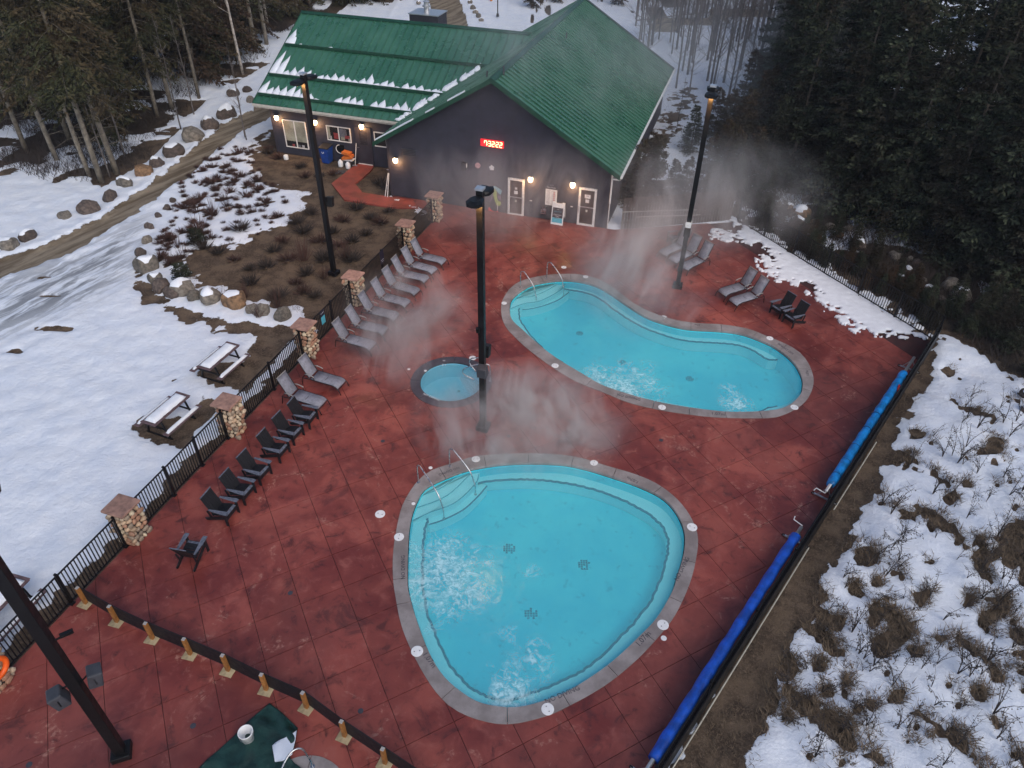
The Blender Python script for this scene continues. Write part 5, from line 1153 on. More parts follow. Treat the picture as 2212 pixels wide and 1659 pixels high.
# slat barrier
bpx = [(186,1303.6),(253.7,1343.4),(330.4,1379.8),(411.9,1413.6),(493.8,1448.7),(576,1490),(663.3,1528.9),(745.3,1590.3),(832.5,1649)]
bp = [G(x, y) for x, y in bpx]; d_ = (bp[-1] - bp[-2]); bp.append(bp[-1] + d_)
for k, p in enumerate(bp):
    q = bp[k + 1] if k < len(bp) - 1 else p + d_; dd_ = (q - p); rz = math.atan2(dd_.y, dd_.x)
    t = thing('barrier_post', 'timber post on a plywood square, %s along the slat barrier' % (['first at the fence end', 'second', 'third', 'fourth', 'middle, fifth', 'sixth', 'seventh, above the green tarp', 'eighth', 'ninth, last in view', 'tenth'][k]), 'post', p, rz + .15, 'posts carrying the slat barrier')
    MB().box((0, 0, .012), (.33, .33, .024)).build('base_board', plywood, t); MB().box((0, 0, .36), (.088, .088, .67)).build('post', wood_post, t); MB().box((0, 0, .698), (.09, .09, .006)).build('end_grain', wood_end, t)
t = thing('slat_barrier', 'low curved black slatted screen fixed to timber posts', 'barrier', bp[0])
for k in range(len(bp) - 1):
    a = bp[k] - bp[0]; b = bp[k + 1] - bp[0]; n_ = (b - a).normalized(); nn = Vector((-n_.y, n_.x, 0)) * .062
    nn = nn if nn.y > 0 else -nn
    for z in range(9): MB().bar(a + nn + Vector((0, 0, .10 + z * .068)), b + nn + Vector((0, 0, .10 + z * .068)), .018, .056).build('slat', poly_black, t)
    MB().bar(a + nn * 1.25 + Vector((0, 0, .08)), a + nn * 1.25 + Vector((0, 0, .66)), .02, .03, up=(1, 0, 0)).build('stile', poly_black, t)
# cover rollers
roll_b = [mat('azure_cover', (.006, .24, .66), .45, .35, 3, 0, .5, scale2=20, bd=.015), mat('deep_blue_cover', (.004, .085, .52), .5, .35, 3, 0, .6, scale2=30, bd=.015)]
def roller(label, a, b0, b1, c, m, r_, bands, z=.5, seed=1):
    pa_, pb0, pb1, pc = [G(*q, z) for q in (a, b0, b1, c)]; t = thing('cover_roller', label, 'pool cover roller', Vector((pa_.x, pa_.y, 0)), 0, 'pool cover rollers beside the right fence'); o_ = t.location
    # keep it straight
    d = (pc - pa_).normalized(); on = lambda q: pa_ + d * (q - pa_).dot(d) - o_
    MB().tube([on(pa_), on(pc)], .055, 12).build('axle', alu, t, True)
    q = random.Random(seed); N = 60; pts = []; rs = []
    for i in range(N + 1): f_ = i / N; pts.append(on(pb0).lerp(on(pb1), f_)); rs.append(r_ * (1 + .06 * math.sin(i * .9 + seed) + q.uniform(-.05, .05)) * (1 if 0 < i < N else .96))
    MB().tube(pts, rs, 16, cap=True).build('rolled_cover', m, t, True)
    for f_ in bands: pp_ = on(pb0).lerp(on(pb1), f_); MB().tube([pp_ - d * .008, pp_ + d * .008], r_ * 1.1, 16).build('strap', tile_m, t)
    s_ = Vector((-d.y, d.x, 0))
    for e in (pa_, pc):
        e_ = on(e) + d * (.18 if e is pa_ else -.18)
        mb = MB(); f0 = Vector((e_.x, e_.y, .06)); mb.bar(f0 - s_ * .38, f0 + s_ * .38, .05, .04); mb.bar(f0 - s_ * .25, Vector(e_), .03, .03).bar(f0 + s_ * .25, Vector(e_), .03, .03); st_ = mb.build('stand', alu, t)
        for sg in (-1, 1): MB().lathe([(.05, -.015), (.05, .015)], 10).build('castor', black_metal, t, loc=f0 + s_ * sg * .36 - Vector((0, 0, .01)), rot=(R(90), 0, math.atan2(s_.y, s_.x)))
    e = on(pc if seed == 1 else pa_); sg = 1 if seed == 1 else -1
    MB().tube([e, e + d * .08 * sg, e + d * .1 * sg - s_ * .28 + Vector((0, 0, .05)), e + d * .24 * sg - s_ * .3 + Vector((0, 0, .05))], .018, 6).build('crank', white_paint, t)
    return t
roller('light blue rolled pool cover on a silver reel, the farther one', (1974.7,772.3), (1952.6,806.8), (1793.7,1047.8), (1784,1062), roll_b[0], .145, (.42, .55, .7, .82, .93), seed=1)
roller('deep blue rolled pool cover on a silver reel, the nearer longer one', (1730.8,1138.9), (1717.8,1157.6), (1411,1641.2), (1390,1674), roll_b[1], .14, (), seed=2)
p = G(1938, 840, .55); t = thing('rescue_strap', 'red and white strap hanging off the light blue roller', 'strap', p); MB().tube([(.1, .12, .08), (.04, .02, .1), (-.02, -.08, .05), (-.05, -.2, -.05)], .035, 6).build('strap', mat('red_strap', (.55, .03, .02), .5, .2, 8, 0, 0), t, True)
# tarp, bucket, cloth
def drape(name, label, cat, px, z, m, amp, seed, n=26):
    pts = [G(x, y, 0) for x, y in px]; cx = sum(pts, Vector()) / len(pts); q = random.Random(seed)
    x0 = min(p.x for p in pts); x1 = max(p.x for p in pts); y0_ = min(p.y for p in pts); y1_ = max(p.y for p in pts)
    inner = []
    for i in range(1, n):
        for j in range(1, n):
            x = x0 + (x1 - x0) * i / n; y = y0_ + (y1_ - y0_) * j / n
            if pip(pts, x, y): inner.append(Vector((x, y)))
    vs = [Vector((p.x, p.y)) for p in pts] + inner; k = len(pts); es = [(i, (i + 1) % k) for i in range(k)]
    ov, oe, of, *_ = delaunay_2d_cdt(vs, es, [], 1, 1e-5); v = []
    for p in ov:
        s_ = 2.2; hgt_ = amp * (max(0, math.sin(p.x * 2.9 * s_ + math.sin(p.y * 3) * 1.5 + seed)) ** 3 + .6 * max(0, math.sin(p.y * 2.4 * s_ + p.x * 2 + seed * 2)) ** 4) + amp * .3 * vn(p.x * 5, p.y * 5)
        v.append((p.x, p.y, z + hgt_))
    f = []
    for t_ in of:
        a, b, c = [ov[i] for i in t_]; f.append(tuple(t_) if (b - a).cross(c - a) > 0 else tuple(t_[::-1]))
    o = obj(name, new_mesh(name, v, f, m, True)); sm = o.modifiers.new('s', 'SOLIDIFY'); sm.thickness = .012; sm.offset = 1
    return tag(o, label, cat)
def vn(x, y): return float(vnoise(np.array([x]), np.array([y]))[0])
q6 = lambda x, y: S(x, y, 625, 1405, 3.53)
drape('green_tarp', 'crumpled dark green tarp on the deck below the slat barrier', 'tarp', [(430,1662),(470,1624),(507,1590),(550,1549),(583,1520),q6(230,1200),q6(362,1320),q6(350,1420),q6(330,1520),q6(290,1580),q6(330,1620),(700,1700),(560,1760),(430,1740)], .012, tarp_m, .07, 3, 40)
drape('white_cloth', 'white cloth lying over the edge of the green tarp', 'cloth', [q6(150,1490),q6(235,1430),q6(300,1395),q6(358,1352),q6(345,1440),q6(325,1520),q6(318,1560),q6(240,1615),q6(172,1632),q6(165,1580)], .09, cloth_m, .05, 5, 16)
p = G(538, 1600); t = thing('white_bucket', 'white bucket standing on the green tarp', 'bucket', (p.x, p.y, .06), .4)
MB().lathe([(.125, 0), (.16, .33), (.172, .34), (.172, .37), (.158, .37), (.15, .33), (.12, .03)], 24).build('body', white_plastic, t, True); MB().tube([(.172 * math.cos(a), .172 * math.sin(a), .33 - .16 * math.sin(abs(a) if a > 0 else -a)) for a in np.linspace(-3.14, 0, 12)], .004, 5).build('handle', steel, t)
a = G(640, 1660, .02); rail('tub_rail', 'curved steel rail rising from the small tub at the bottom edge', [a + Vector((-.2, -.5, 0)), a + Vector((-.18, -.3, .5)), a + Vector((0, 0, .75)), a + Vector((.2, .12, .7)), a + Vector((.33, .08, .35)), a + Vector((.36, .05, 0))], None)

# ------------------------------------------------------------ lamp posts
def zfor(base_, px, py):
    b = G(*base_); best = min((abs((lambda d: 0)(0)) + (proj(b + Vector((0, 0, z))) - Vector((px, py))).length, z) for z in [i * .05 for i in range(200)]); return best[1]
def proj(p):
    v = p - Vector((0, 0, CAM_H)); x, y, z = v.dot(AX), v.dot(AY), v.dot(AZ); return Vector((1106 + F * x / z, 829.5 + F * y / z))
def head_mesh():
    mb = MB(); out = [(.13, .10), (.22, .2), (.5, .24), (.66, .16), (.7, 0), (.66, -.16), (.5, -.24), (.22, -.2), (.13, -.10)]
    n = len(out); v = [(x, y, 0) for x, y in out] + [(x, y, .09 if .2 < x < .68 else .05) for x, y in out] + [(.22 + (x - .22) * .7, y * .6, .13) for x, y in out]
    f = [tuple(range(n))[::-1]] + [(i, (i + 1) % n, n + (i + 1) % n, n + i) for i in range(n)] + [(n + i, n + (i + 1) % n, 2 * n + (i + 1) % n, 2 * n + i) for i in range(n)] + [tuple(range(2 * n, 3 * n))]
    return mb.add(v, f).mesh('lamp_head', black_metal, False)
HM = head_mesh()
def lamp_post(label, basepx, h1, h2, H_, extras, w=.195, light=True, rz=None):
    b = G(*basepx)
    if rz is None: a1 = G(*h1, H_); a2 = G(*h2, H_); dd = a2 - a1; rz = math.atan2(dd.y, dd.x)
    t = thing('lamp_post', label, 'lamp post', (b.x, b.y, 0), rz, 'tall black lamp posts with twin heads')
    mb = MB(); mb.box((0, 0, H_ / 2), (w, w, H_)); bevel(mb.build('pole', black_metal, t), .015)
    mb = MB(); mb.box((0, 0, .09), (.42, .42, .18)); bevel(mb.build('base_cover', black_metal, t), .02)
    MB().box((0, 0, H_ + .03), (.24, .24, .06)).build('top_cap', alu, t)
    for sg in (0, 1):
        o = obj('lamp_head', HM, t, (0, 0, H_ - .25), (0, 0, math.pi * sg)); MB().bar((.05, 0, .04), (.2, 0, .05), .07, .06).build('arm', black_metal, o); MB().box((.45, 0, -.006), (.36, .3, .01)).build('lens', amber, o)
        if light:
            l = bpy.data.lights.new('street_light', 'SPOT'); l.energy = 120; l.color = (1, .48, .14); l.spot_size = R(150); l.spot_blend = .6; l.shadow_soft_size = .12; lo = bpy.data.objects.new('street_light', l); link(lo); lo.parent = o; lo.location = (.24, 0, -.06); lo.rotation_euler = (0, R(20), 0)
    return t, b, H_
def spk(t, b, H_, basepx, px, z=None, rz=0, off=(.32, 0), kind='black'):
    z = z if z is not None else zfor(basepx, *px); p = Vector((off[0], off[1], z)); s_ = 1 if off[0] > 0 else -1
    s = obj('speaker', MB().box((0, 0, 0), (.28, .32, .42), (0, R(12 * s_), 0)).mesh('speaker', speaker_m if kind != 'black' else black_metal), t, p, (0, 0, rz)); bevel(s, .03)
    MB().bar((-off[0] * .9, -off[1] * .9, .05), (0, 0, .2), .03, .02).bar((0, -.15, .1), (0, -.15, -.1), .03, .02).bar((0, .15, .1), (0, .15, -.1), .03, .02).build('yoke', black_metal, s)
    return s
tA, bA, hA = lamp_post('black twin-head lamp post standing in the garden left of the fence', (722, 592), (633, 174), (667, 159), 8.75, 0)
spk(tA, bA, hA, (722, 592), (700, 440), rz=.3, off=(.3, -.12))
MB().lathe([(.05, 0), (.05, .01)], 10).build('badge', white_text, tA, loc=(.0, -.085, 2.4), rot=(R(90), 0, 0))
tB, bB, hB = lamp_post('black twin-head lamp post in the middle of the deck by the hot tub', (1044, 925), (1019.8, 423.5), (1046, 392), 8.8, 0)
spk(tB, bB, hB, 0, 0, z=3.15, off=(.3, 0), rz=0); spk(tB, bB, hB, 0, 0, z=2.75, off=(-.3, -.1), rz=0, kind='grey'); MB().lathe([(.06, 0), (.07, .16)], 10).build('camera', black_metal, tB, loc=(-.1, .1, 4.1)); MB().box((0, 0, 4.1), (.2, .2, .22)).build('junction_box', black_metal, tB)
tC, bC, hC = lamp_post('black twin-head lamp post on the right beside the three loungers', (1463, 620), (1541.5, 186), (1546, 170), 8.75, 0)
MB().box((0, 0, 3.1), (.24, .24, .25)).build('junction_box', white_paint, tC); MB().box((0, 0, 2.75), (.26, .26, .4)).build('shroud', black_metal, tC)
tD, bD, hD = lamp_post('black lamp post nearest the camera with two speakers, lower left', (265, 1628), None, None, 8.75, 0, w=.22, light=False, rz=R(20))
spk(tD, bD, hD, (265, 1628), (165, 1480), off=(.34, .1), rz=.2, kind='grey'); spk(tD, bD, hD, (265, 1628), (165, 1480), off=(-.3, -.18), rz=.2, kind='grey')
zc = zfor((265, 1628), 112, 1385); MB().bar((0, 0, zc), (.22, .08, zc), .03, .03).bar((.2, .08, zc + .03), (.42, .16, zc + .0), .08, .07).build('camera', black_metal, tD)

# ------------------------------------------------------------ snow drift on the deck
dpx = [(1583,474),(1650,500),(1720,545),(1800,592),(1900,655),(1985,712),(2010,734),(1985,742),(1950,735),(1925,722),(1880,727),(1850,716),(1800,680),(1760,650),(1735,618),(1690,612),(1655,590),(1642,575),(1640,560),(1660,545),(1620,525),(1600,520),(1560,522),(1532,512),(1545,500),(1580,500),(1605,508),(1590,485)]
dp = [G(x, y) for x, y in dpx]
xs = np.arange(min(p.x for p in dp) - .3, max(p.x for p in dp) + .3, .055); ys = np.arange(min(p.y for p in dp) - .3, max(p.y for p in dp) + .3, .055)
X, Y = np.meshgrid(xs, ys); D = sdf(dp, X, Y); nf = fbm(X * 1.5, Y * 1.5, 3, 3); nf2 = fbm(X * 4.2, Y * 4.2, 8, 3)
edge = np.clip(dist_np([BC, RC], X, Y, False) / 2.2, 0, 1)
Fd = D * .9 + (nf - .5) * 1.0 + (nf2 - .55) * (1.4 + 1.4 * edge) + .12; Fd = np.where(D < -.25, -1, np.minimum(Fd, .5))
Zt = .004 + .075 * np.clip(Fd / .3, 0, 1) ** .6 * (.7 + .6 * nf2)
keep = (Fd[:-1, :-1] > 0) & (Fd[1:, :-1] > 0) & (Fd[:-1, 1:] > 0) & (Fd[1:, 1:] > 0)
idx = np.arange(X.size).reshape(X.shape); q = np.stack([idx[:-1, :-1], idx[:-1, 1:], idx[1:, 1:], idx[1:, :-1]], -1)[keep]
used, inv = np.unique(q, return_inverse=True); v = np.stack([X.ravel()[used], Y.ravel()[used], Zt.ravel()[used]], -1)
fl_ = inv.reshape(q.shape).tolist(); cnt = {}
for t_ in fl_:
    for i in range(4): cnt[(t_[i], t_[(i + 1) % 4])] = 1
k = len(v); v = v.tolist(); v += [(a, b, .001) for a, b, c in v]; fl_ += [(b, a, a + k, b + k) for (a, b) in cnt if (b, a) not in cnt]
o = obj('deck_snow', new_mesh('deck_snow', v, fl_, snow_m, True)); tag(o, 'broken strip of melting snow on the red deck along the right fence', 'snow', kind='stuff')

# ------------------------------------------------------------ boulders
def boulder_mesh(seed, m, snow=False):
    q = random.Random(seed); bm = bmesh.new(); bmesh.ops.create_icosphere(bm, subdivisions=3, radius=1)
    dirs = [(Vector((q.uniform(-1, 1), q.uniform(-1, 1), q.uniform(-.6, 1))).normalized(), q.uniform(.62, .88)) for _ in range(9)]
    for v in bm.verts:
        n_ = v.co.normalized(); c = n_.copy()
        for d, k in dirs:
            e = c.dot(d)
            if e > k: c -= d * (e - k) * .85
        c *= 1 + .05 * math.sin(7 * n_.x + seed) + .04 * math.sin(9 * n_.y + seed * 2); v.co = c
    if snow:
        for v in list(bm.verts):
            if v.co.z < .50 + .16 * math.sin(v.co.x * 4 + seed) + .1 * math.sin(v.co.y * 7): v.tag = True
        bmesh.ops.delete(bm, geom=[v for v in bm.verts if v.tag], context='VERTS')
        ed = {v for e in bm.edges if e.is_boundary for v in e.verts}
        for v in bm.verts: v.co = v.co * (.99 if v in ed else 1.07) + Vector((0, 0, 0 if v in ed else .05))
    me = bpy.data.meshes.new('boulder'); bm.to_mesh(me); bm.free(); me.materials.append(m); me.polygons.foreach_set('use_smooth', [True] * len(me.polygons)); return me
BK = {}
def boulder(px, py, r, kind, snow, label, group, z=None, sq=(1, .85, .75), name='boulder'):
    sd_ = (int(px) * 7 + int(py)) % 4; key = (sd_, kind); m = {'g': boulder_m, 'd': boulder_d, 'r': boulder_r}[kind]
    if key not in BK: BK[key] = (boulder_mesh(sd_, m), boulder_mesh(sd_, snow_m, True))
    p = G(px, py); 
    if pip(deck_poly, p.x, p.y): return
    r *= .88; t = thing(name, label, 'boulder', on_ground(p, r * sq[2] * .40), rc.uniform(0, 6), group); t.scale = (r * sq[0], r * sq[1], r * sq[2])
    obj('rock', BK[key][0], t)
    if snow: obj('snow_cap', BK[key][1], t)
gb1 = 'boulders lining the snowy track'
for k, (x, y, w, kd, s_) in enumerate([(491,256,50,'d',1),(456,281,46,'d',1),(419.8,306,52,'g',0),(378.5,340,48,'d',1),(341,362,38,'d',1),(311,381,44,'r',0),(273,405,38,'g',1),(239.4,435,40,'d',0),(197,460,48,'d',0),(141.6,475,28,'g',0),(64,520,38,'d',1),(22,540,46,'g',1),(506,212,30,'d',1),(543,224,24,'g',0),(536,203,22,'d',0)]):
    p = G(x, y); r = w / 2 / F * (p - Vector((0, 0, CAM_H))).length
    w_ = {'d': 'dark brown', 'g': 'pale grey', 'r': 'rusty orange'}[kd]; boulder(x, y - 2, r, kd, s_, '%s boulder %s beside the track, number %d counted from the forest corner' % (w_, 'with a snow cap' if s_ else 'without snow', k + 1) if False else '%s boulder %s, %s along the track' % (w_, 'under a snow cap' if s_ else 'bare of snow', ['third from the house end', 'fourth from the house end', 'fifth from the house end', 'left of the pale one', 'small and half buried', 'the only orange one', 'below the orange one', 'wide notched one', 'broad flat topped one', 'small one poking from the ploughed snow', 'leaning one near the left edge', 'big one at the left edge', 'second from the house end', 'nearest the roof corner', 'small one behind the roof corner'][k]), gb1)
gb2 = 'boulders edging the raised garden'
for k, (x, y, w, kd, s_) in enumerate([(318,588,56,'g',1),(336,612,34,'g',1),(352,634,44,'d',0),(376,644,40,'d',0),(399,638,56,'g',1),(422,652,34,'g',0),(457,656,54,'g',1),(511,666,62,'r',1),(548,680,34,'g',0),(568,684,42,'g',0),(612,692,46,'g',0),(319,528,26,'g',0),(306,556,28,'d',0),(325,498,22,'d',0),(361,456,18,'d',0),(303,574,24,'d',0),(343,472,16,'d',0),(375,440,16,'d',0)]):
    p = G(x, y); r = w / 2 / F * (p - Vector((0, 0, CAM_H))).length
    boulder(x, y - w * .1, r, kd, s_, '%s boulder %s, %s in the garden edge' % ({'d': 'dark', 'g': 'grey', 'r': 'rusty orange'}[kd], 'with snow on top' if s_ else 'without snow', ['big corner one', 'small one after the corner', 'dark cracked one', 'low dark one', 'large one by the tiny fir', 'rounded one beside it', 'speckled block', 'the only rusty one', 'small one after the rusty one', 'second from the fence end', 'last one by the brown-capped pillar', 'upper brown one', 'thin one above the corner', 'small upper one', 'tiny one up the edge', 'flat one above the corner', 'tiny one higher up', 'highest one'][k]), gb2, sq=(1, .9, .85))
gb3 = 'rocks behind the right fence'
for k, (x, y, w, kd, s_) in enumerate([(1739,444,28,'d',0),(1700,458,30,'r',1),(1725,472,54,'r',1),(1724,490,44,'d',1),(1757,487,20,'r',0),(1849,540,42,'d',1),(1872,505,16,'g',0),(1930,562,30,'g',0),(1962,566,16,'g',0),(1979,576,24,'d',0),(1957,590,26,'d',1),(2048,624,44,'g',0),(2008,634,34,'g',1),(2073,648,50,'g',1),(2168,660,26,'g',0),(2170,682,24,'g',0),(1790,500,26,'g',0),(1810,520,20,'r',0),(1828,505,24,'g',0),(1990,610,20,'g',0),(2030,655,30,'d',0),(2110,670,26,'g',0),(1680,448,18,'g',0),(1770,470,20,'g',0),(1900,545,22,'g',0),(2205,870,30,'d',1),(2208,905,28,'d',1)]):
    p = G(x, y); r = w / 2 / F * (p - Vector((0, 0, CAM_H))).length
    boulder(x, y, r, kd, s_, '%s rock %s among those behind the right fence' % ({'d': 'dark grey', 'g': 'pale grey', 'r': 'tawny'}[kd], 'carrying snow' if s_ else 'free of snow'), gb3, name='rock')
for k, (x, y, w) in enumerate([(1012,12,14),(1016,22,13),(1022,33,16),(1028,42,14),(1034,50,15),(1040,58,12),(1008,4,12),(900,14,12),(895,6,11),(905,24,12)]):
    p = G(x, y); r = w / 2 / F * (p - Vector((0, 0, CAM_H))).length; boulder(x, y, r, 'g', k % 2, 'grey boulder by the upper road behind the roof', 'boulders by the upper road')

# ------------------------------------------------------------ vegetation
def np_mesh(name, V, Fc, m):
    me = bpy.data.meshes.new(name); V = np.asarray(V, np.float32); Fc = np.asarray(Fc, np.int32); k = Fc.shape[1]
    me.vertices.add(len(V)); me.vertices.foreach_set('co', V.ravel()); me.loops.add(Fc.size); me.loops.foreach_set('vertex_index', Fc.ravel())
    me.polygons.add(len(Fc)); me.polygons.foreach_set('loop_start', np.arange(0, Fc.size, k, dtype=np.int32)); me.update(calc_edges=True); me.materials.append(m); return me
def conifer(seed, h, r0, clear, nb, droop, m, bk, leaf=(.26, .06), dens=1.0, name='conifer', dead=8, rt=.17, width_pow=.8):
    q = np.random.RandomState(seed); P0 = []; DIR = []; SIDE = []; LEN = []
    mbk = MB(); lean = q.uniform(-.015, .015, 2)
    tz = np.linspace(0, h, 9); mbk.tube([(z * lean[0] + .05 * math.sin(z * .5 + seed), z * lean[1] + .05 * math.cos(z * .4), z - .3) for z in tz], [rt * (1 - .93 * z / h) + .01 for z in tz], 8)
    for b in range(nb):
        t = (b + q.rand()) / nb; z = clear + (h - clear) * t; L = r0 * ((1 - t) ** width_pow) * q.uniform(.55, 1.1) + .15; L *= min(1, .55 + t * 6) if clear > 2 else 1
        a = q.rand() * 6.283; el = q.uniform(-.1, .35) - droop * (1 - t) * .5
        d = np.array([math.cos(a) * math.cos(el), math.sin(a) * math.cos(el), math.sin(el)]); side = np.array([-math.sin(a), math.cos(a), 0])
        o_ = np.array([z * lean[0], z * lean[1], z]); k = max(5, int(L * 5.5 * dens)); pts = [o_]
        for s_ in (.35, .7, 1): pts.append(o_ + d * L * s_ + np.array([0, 0, -droop * L * s_ * s_ * .35]))
        if b % 2 == 0: mbk.tube(pts, [.022 + .012 * L / 3, .016, .01, .004], 3, cap=False)
        for i in range(k):
            s_ = .15 + .85 * (i + q.rand()) / k; c = o_ + d * L * s_ + np.array([0, 0, -droop * L * s_ * s_ * .35])
            tw = (.30 * L * (1 - s_) + .22) * q.uniform(.6, 1.2)
            for sg in (-1, 1):
                n_ = max(3, int(tw / .1)); td = side * sg * .8 + d * .6 + np.array([0, 0, -.15 - droop * .5 * q.rand()]); td /= np.linalg.norm(td)
                for j in range(n_):
                    u = (j + q.rand()) / n_; c2 = c + td * tw * u; P0.append(c2); dd = td + q.normal(0, .45, 3) + np.array([0, 0, -.25 * droop]); DIR.append(dd / np.linalg.norm(dd)); LEN.append(leaf[0] * q.uniform(.6, 1.2))
    for b in range(dead):
        z = q.uniform(1.5, max(clear, 2)); a = q.rand() * 6.283; L = q.uniform(.6, 2.0); mbk.tube([(0, 0, z), (math.cos(a) * L * .5, math.sin(a) * L * .5, z + .1), (math.cos(a) * L, math.sin(a) * L, z - .15 * L)], [.02, .012, .004], 3, cap=False)
    P0 = np.array(P0); DIR = np.array(DIR); LEN = np.array(LEN)[:, None]; n = len(P0)
    up = q.normal(0, 1, (n, 3)); sd_ = np.cross(DIR, up); sd_ /= np.linalg.norm(sd_, axis=1)[:, None] + 1e-9
    w_ = leaf[1]; V = np.stack([P0 - sd_ * w_ * .5, P0 + DIR * LEN * .5 + sd_ * w_, P0 + DIR * LEN, P0 + DIR * LEN * .45 - sd_ * w_], 1).reshape(-1, 3)
    Fc = np.arange(4 * n).reshape(n, 4); return mbk.mesh('trunk', bk, True), np_mesh('crown', V, Fc, m)
def bare_tree(seed, h, r, m, nb=26, spread=.35, sub=6, L0=.28, lean=.03):
    q = random.Random(seed); mb = MB(); lx, ly = q.uniform(-lean, lean), q.uniform(-lean, lean)
    tp = [Vector((lx * z + .12 * math.sin(z * .6 + seed) * z / h, ly * z + .12 * math.cos(z * .5 + seed) * z / h, z - .15)) for z in [h * i / 10 for i in range(11)]]
    mb.tube(tp, [r * (1 - .9 * i / 10) + .004 for i in range(11)], 6); tr = mb.mesh('trunk', m, True); mb = MB()
    for b in range(nb):
        t = q.uniform(.22, .97); i = int(t * 10); c = tp[i].lerp(tp[min(i + 1, 10)], t * 10 - i); a = q.uniform(0, 6.28); el = q.uniform(.45, 1.1); L = h * L0 * (1.1 - t) * q.uniform(.5, 1.2)
        d = Vector((math.cos(a) * math.cos(el), math.sin(a) * math.cos(el), math.sin(el))); e = c + d * L + Vector((0, 0, L * .12)); md = c + d * L * .5
        mb.tube([c, md, e], [r * .22 * (1.1 - t) + .006, r * .1 + .004, .003], 3, cap=False)
        for k in range(sub):
            s_ = q.uniform(.25, .95); cc = c.lerp(e, s_); a2 = a + q.uniform(-1, 1); el2 = el + q.uniform(-.4, .5); l2 = L * .4 * q.uniform(.4, 1.1)
            mb.tube([cc, cc + Vector((math.cos(a2) * math.cos(el2), math.sin(a2) * math.cos(el2), math.sin(el2))) * l2], [.006, .002], 3, cap=False)
    return tr, mb.mesh('branches', m)
def tree(name, label, group, me, p, sc=1, rz=None, parts=('trunk', 'crown'), dz=-.05):
    t = thing(name, label, 'tree', on_ground(p, dz), rc.uniform(0, 6.28) if rz is None else rz, group); t.scale = (sc, sc, sc * rc.uniform(.93, 1.07))
    for n_, m_ in zip(parts, me):
        if m_: obj(n_, m_, t)
    return t
LT = [conifer(20 + i, 21, 2.9, c, 150, .75, needles_l, pale_bark, (.30, .05), 1.0, dead=18, rt=.155) for i, c in enumerate((5.5, 4.0, 7.0))]
LD = [conifer(30 + i, 15, 2.6, .8, 170, .65, [needles_l, needles_brown, needles_l][i], bark, (.28, .06), 1.0, dead=2, rt=.15) for i in range(3)]
RT = [conifer(40 + i, 13, 2.9, .3, 190, .30, needles_r, bark, (.26, .065), 1.15, dead=0, rt=.16) for i in range(3)]
RS = [conifer(50 + i, 6, 1.7, .15, 130, .12, [needles_r, needles_brown][i % 2], bark, (.2, .05), 1.3, dead=0, rt=.08) for i in range(2)]
SPR = [conifer(60, 1.25, .5, .1, 42, -.3, needles_r, bark, (.14, .03), 1.2, dead=0, rt=.025)]
for x, y, k, s_, w in ((218,391,0,1,'thick pale trunk nearest the track'),(250.6,374,1,1.02,'thick pale trunk just right of the nearest one'),(194,381,2,.8,'slimmer trunk leaning left of the nearest trunk'),(342,253,1,.85,'trunk above the tall dark boulder'),(371,238,0,.95,'thick trunk right of a small clearing'),(431,215.5,2,.75,'short-looking trunk by the rusty brush'),(288,226,0,.8,'dim trunk deeper in, left of centre'),(123,351,1,.9,'dim trunk at the far left'),(50,242,2,1,'far left trunk'),(60,330,0,.9,'trunk at the left picture edge')):
    tree('tall_conifer', 'tall olive conifer, ' + w, 'tall conifers with bare lower trunks on the left', LT[k], G(x, y), s_)
for x, y, s_, w in ((526,164,1,'right one of two'),(512,120,1.05,'left one of two')):
    tree('birch', 'pale birch trunk left of the green roof, ' + w, None, bare_tree(70 + int(x), 15, .12, birch_bark, 12, L0=.12), G(x, y), s_, parts=('trunk', 'branches'))
BT = [bare_tree(80 + i, 11 + i, .09 + .012 * i, grey_bark, 64, L0=.24, sub=8) for i in range(4)]
BS = [bare_tree(85 + i, 9, .06, grey_bark, 22, L0=.2) for i in range(2)]
ST = [bare_tree(90 + i, 5, .03, twig_dark, 16, L0=.3) for i in range(3)]
for x, y, s_, w in ((269.4,337,1,'thin pale stem right of the thick trunks'),(237,381,.8,'thin stem between the two thick trunks'),(420,251,.7,'thin stem near the rusty brush'),(392,283,.75,'dark sapling beside the pale boulder'),(533,305,.62,'forked sapling at the garden edge by the house'),(530,300,.55,'second thin sapling at the garden edge')):
    tree('bare_sapling', 'leafless sapling, ' + w, None, BS[int(x) % 2], G(x, y), s_, parts=('trunk', 'branches'))
# forest behind, left
rf_ = random.Random(21); gl = 'dark conifers filling the left forest'
cnt = 0; taken = [G(x, y) for x, y in ((218,391),(250,374),(342,253),(371,238),(431,216))]
tries = 0
while cnt < 150 and tries < 9000:
    tries += 1; p = Vector((rf_.uniform(-62, -6), rf_.uniform(44, 92), 0)) if tries % 2 else G(rf_.uniform(380, 880), rf_.uniform(-120, 140))
    pr = proj(p)
    front = [(-200,372),(0,352),(200,380),(300,320),(400,235),(470,190),(560,140),(640,70),(700,40),(880,25)]
    lim = None
    for (xa_, ya_), (xb2, yb2) in zip(front, front[1:]):
        if xa_ <= pr.x < xb2: lim = ya_ + (yb2 - ya_) * (pr.x - xa_) / (xb2 - xa_)
    if lim is None or pr.y > lim - 12: continue
    l_ = p - A
    if pr.x > 850 and pr.y > -60 or (-24 < l_.dot(bx_) < 2 and -2 < l_.dot(by_) < 21): continue
    if any((p - q_).length < 1.7 for q_ in taken): continue
    if 330 < pr.x < 440 and 60 < pr.y < 215 and rf_.random() < .75: continue
    taken.append(p); k = rf_.choice([0, 0, 1, 2]); use = LD if rf_.random() < .7 else LT
    tree('forest_conifer', 'dark olive conifer in the crowded left forest', gl, use[k % 3], p, rf_.uniform(.75, 1.2)); cnt += 1
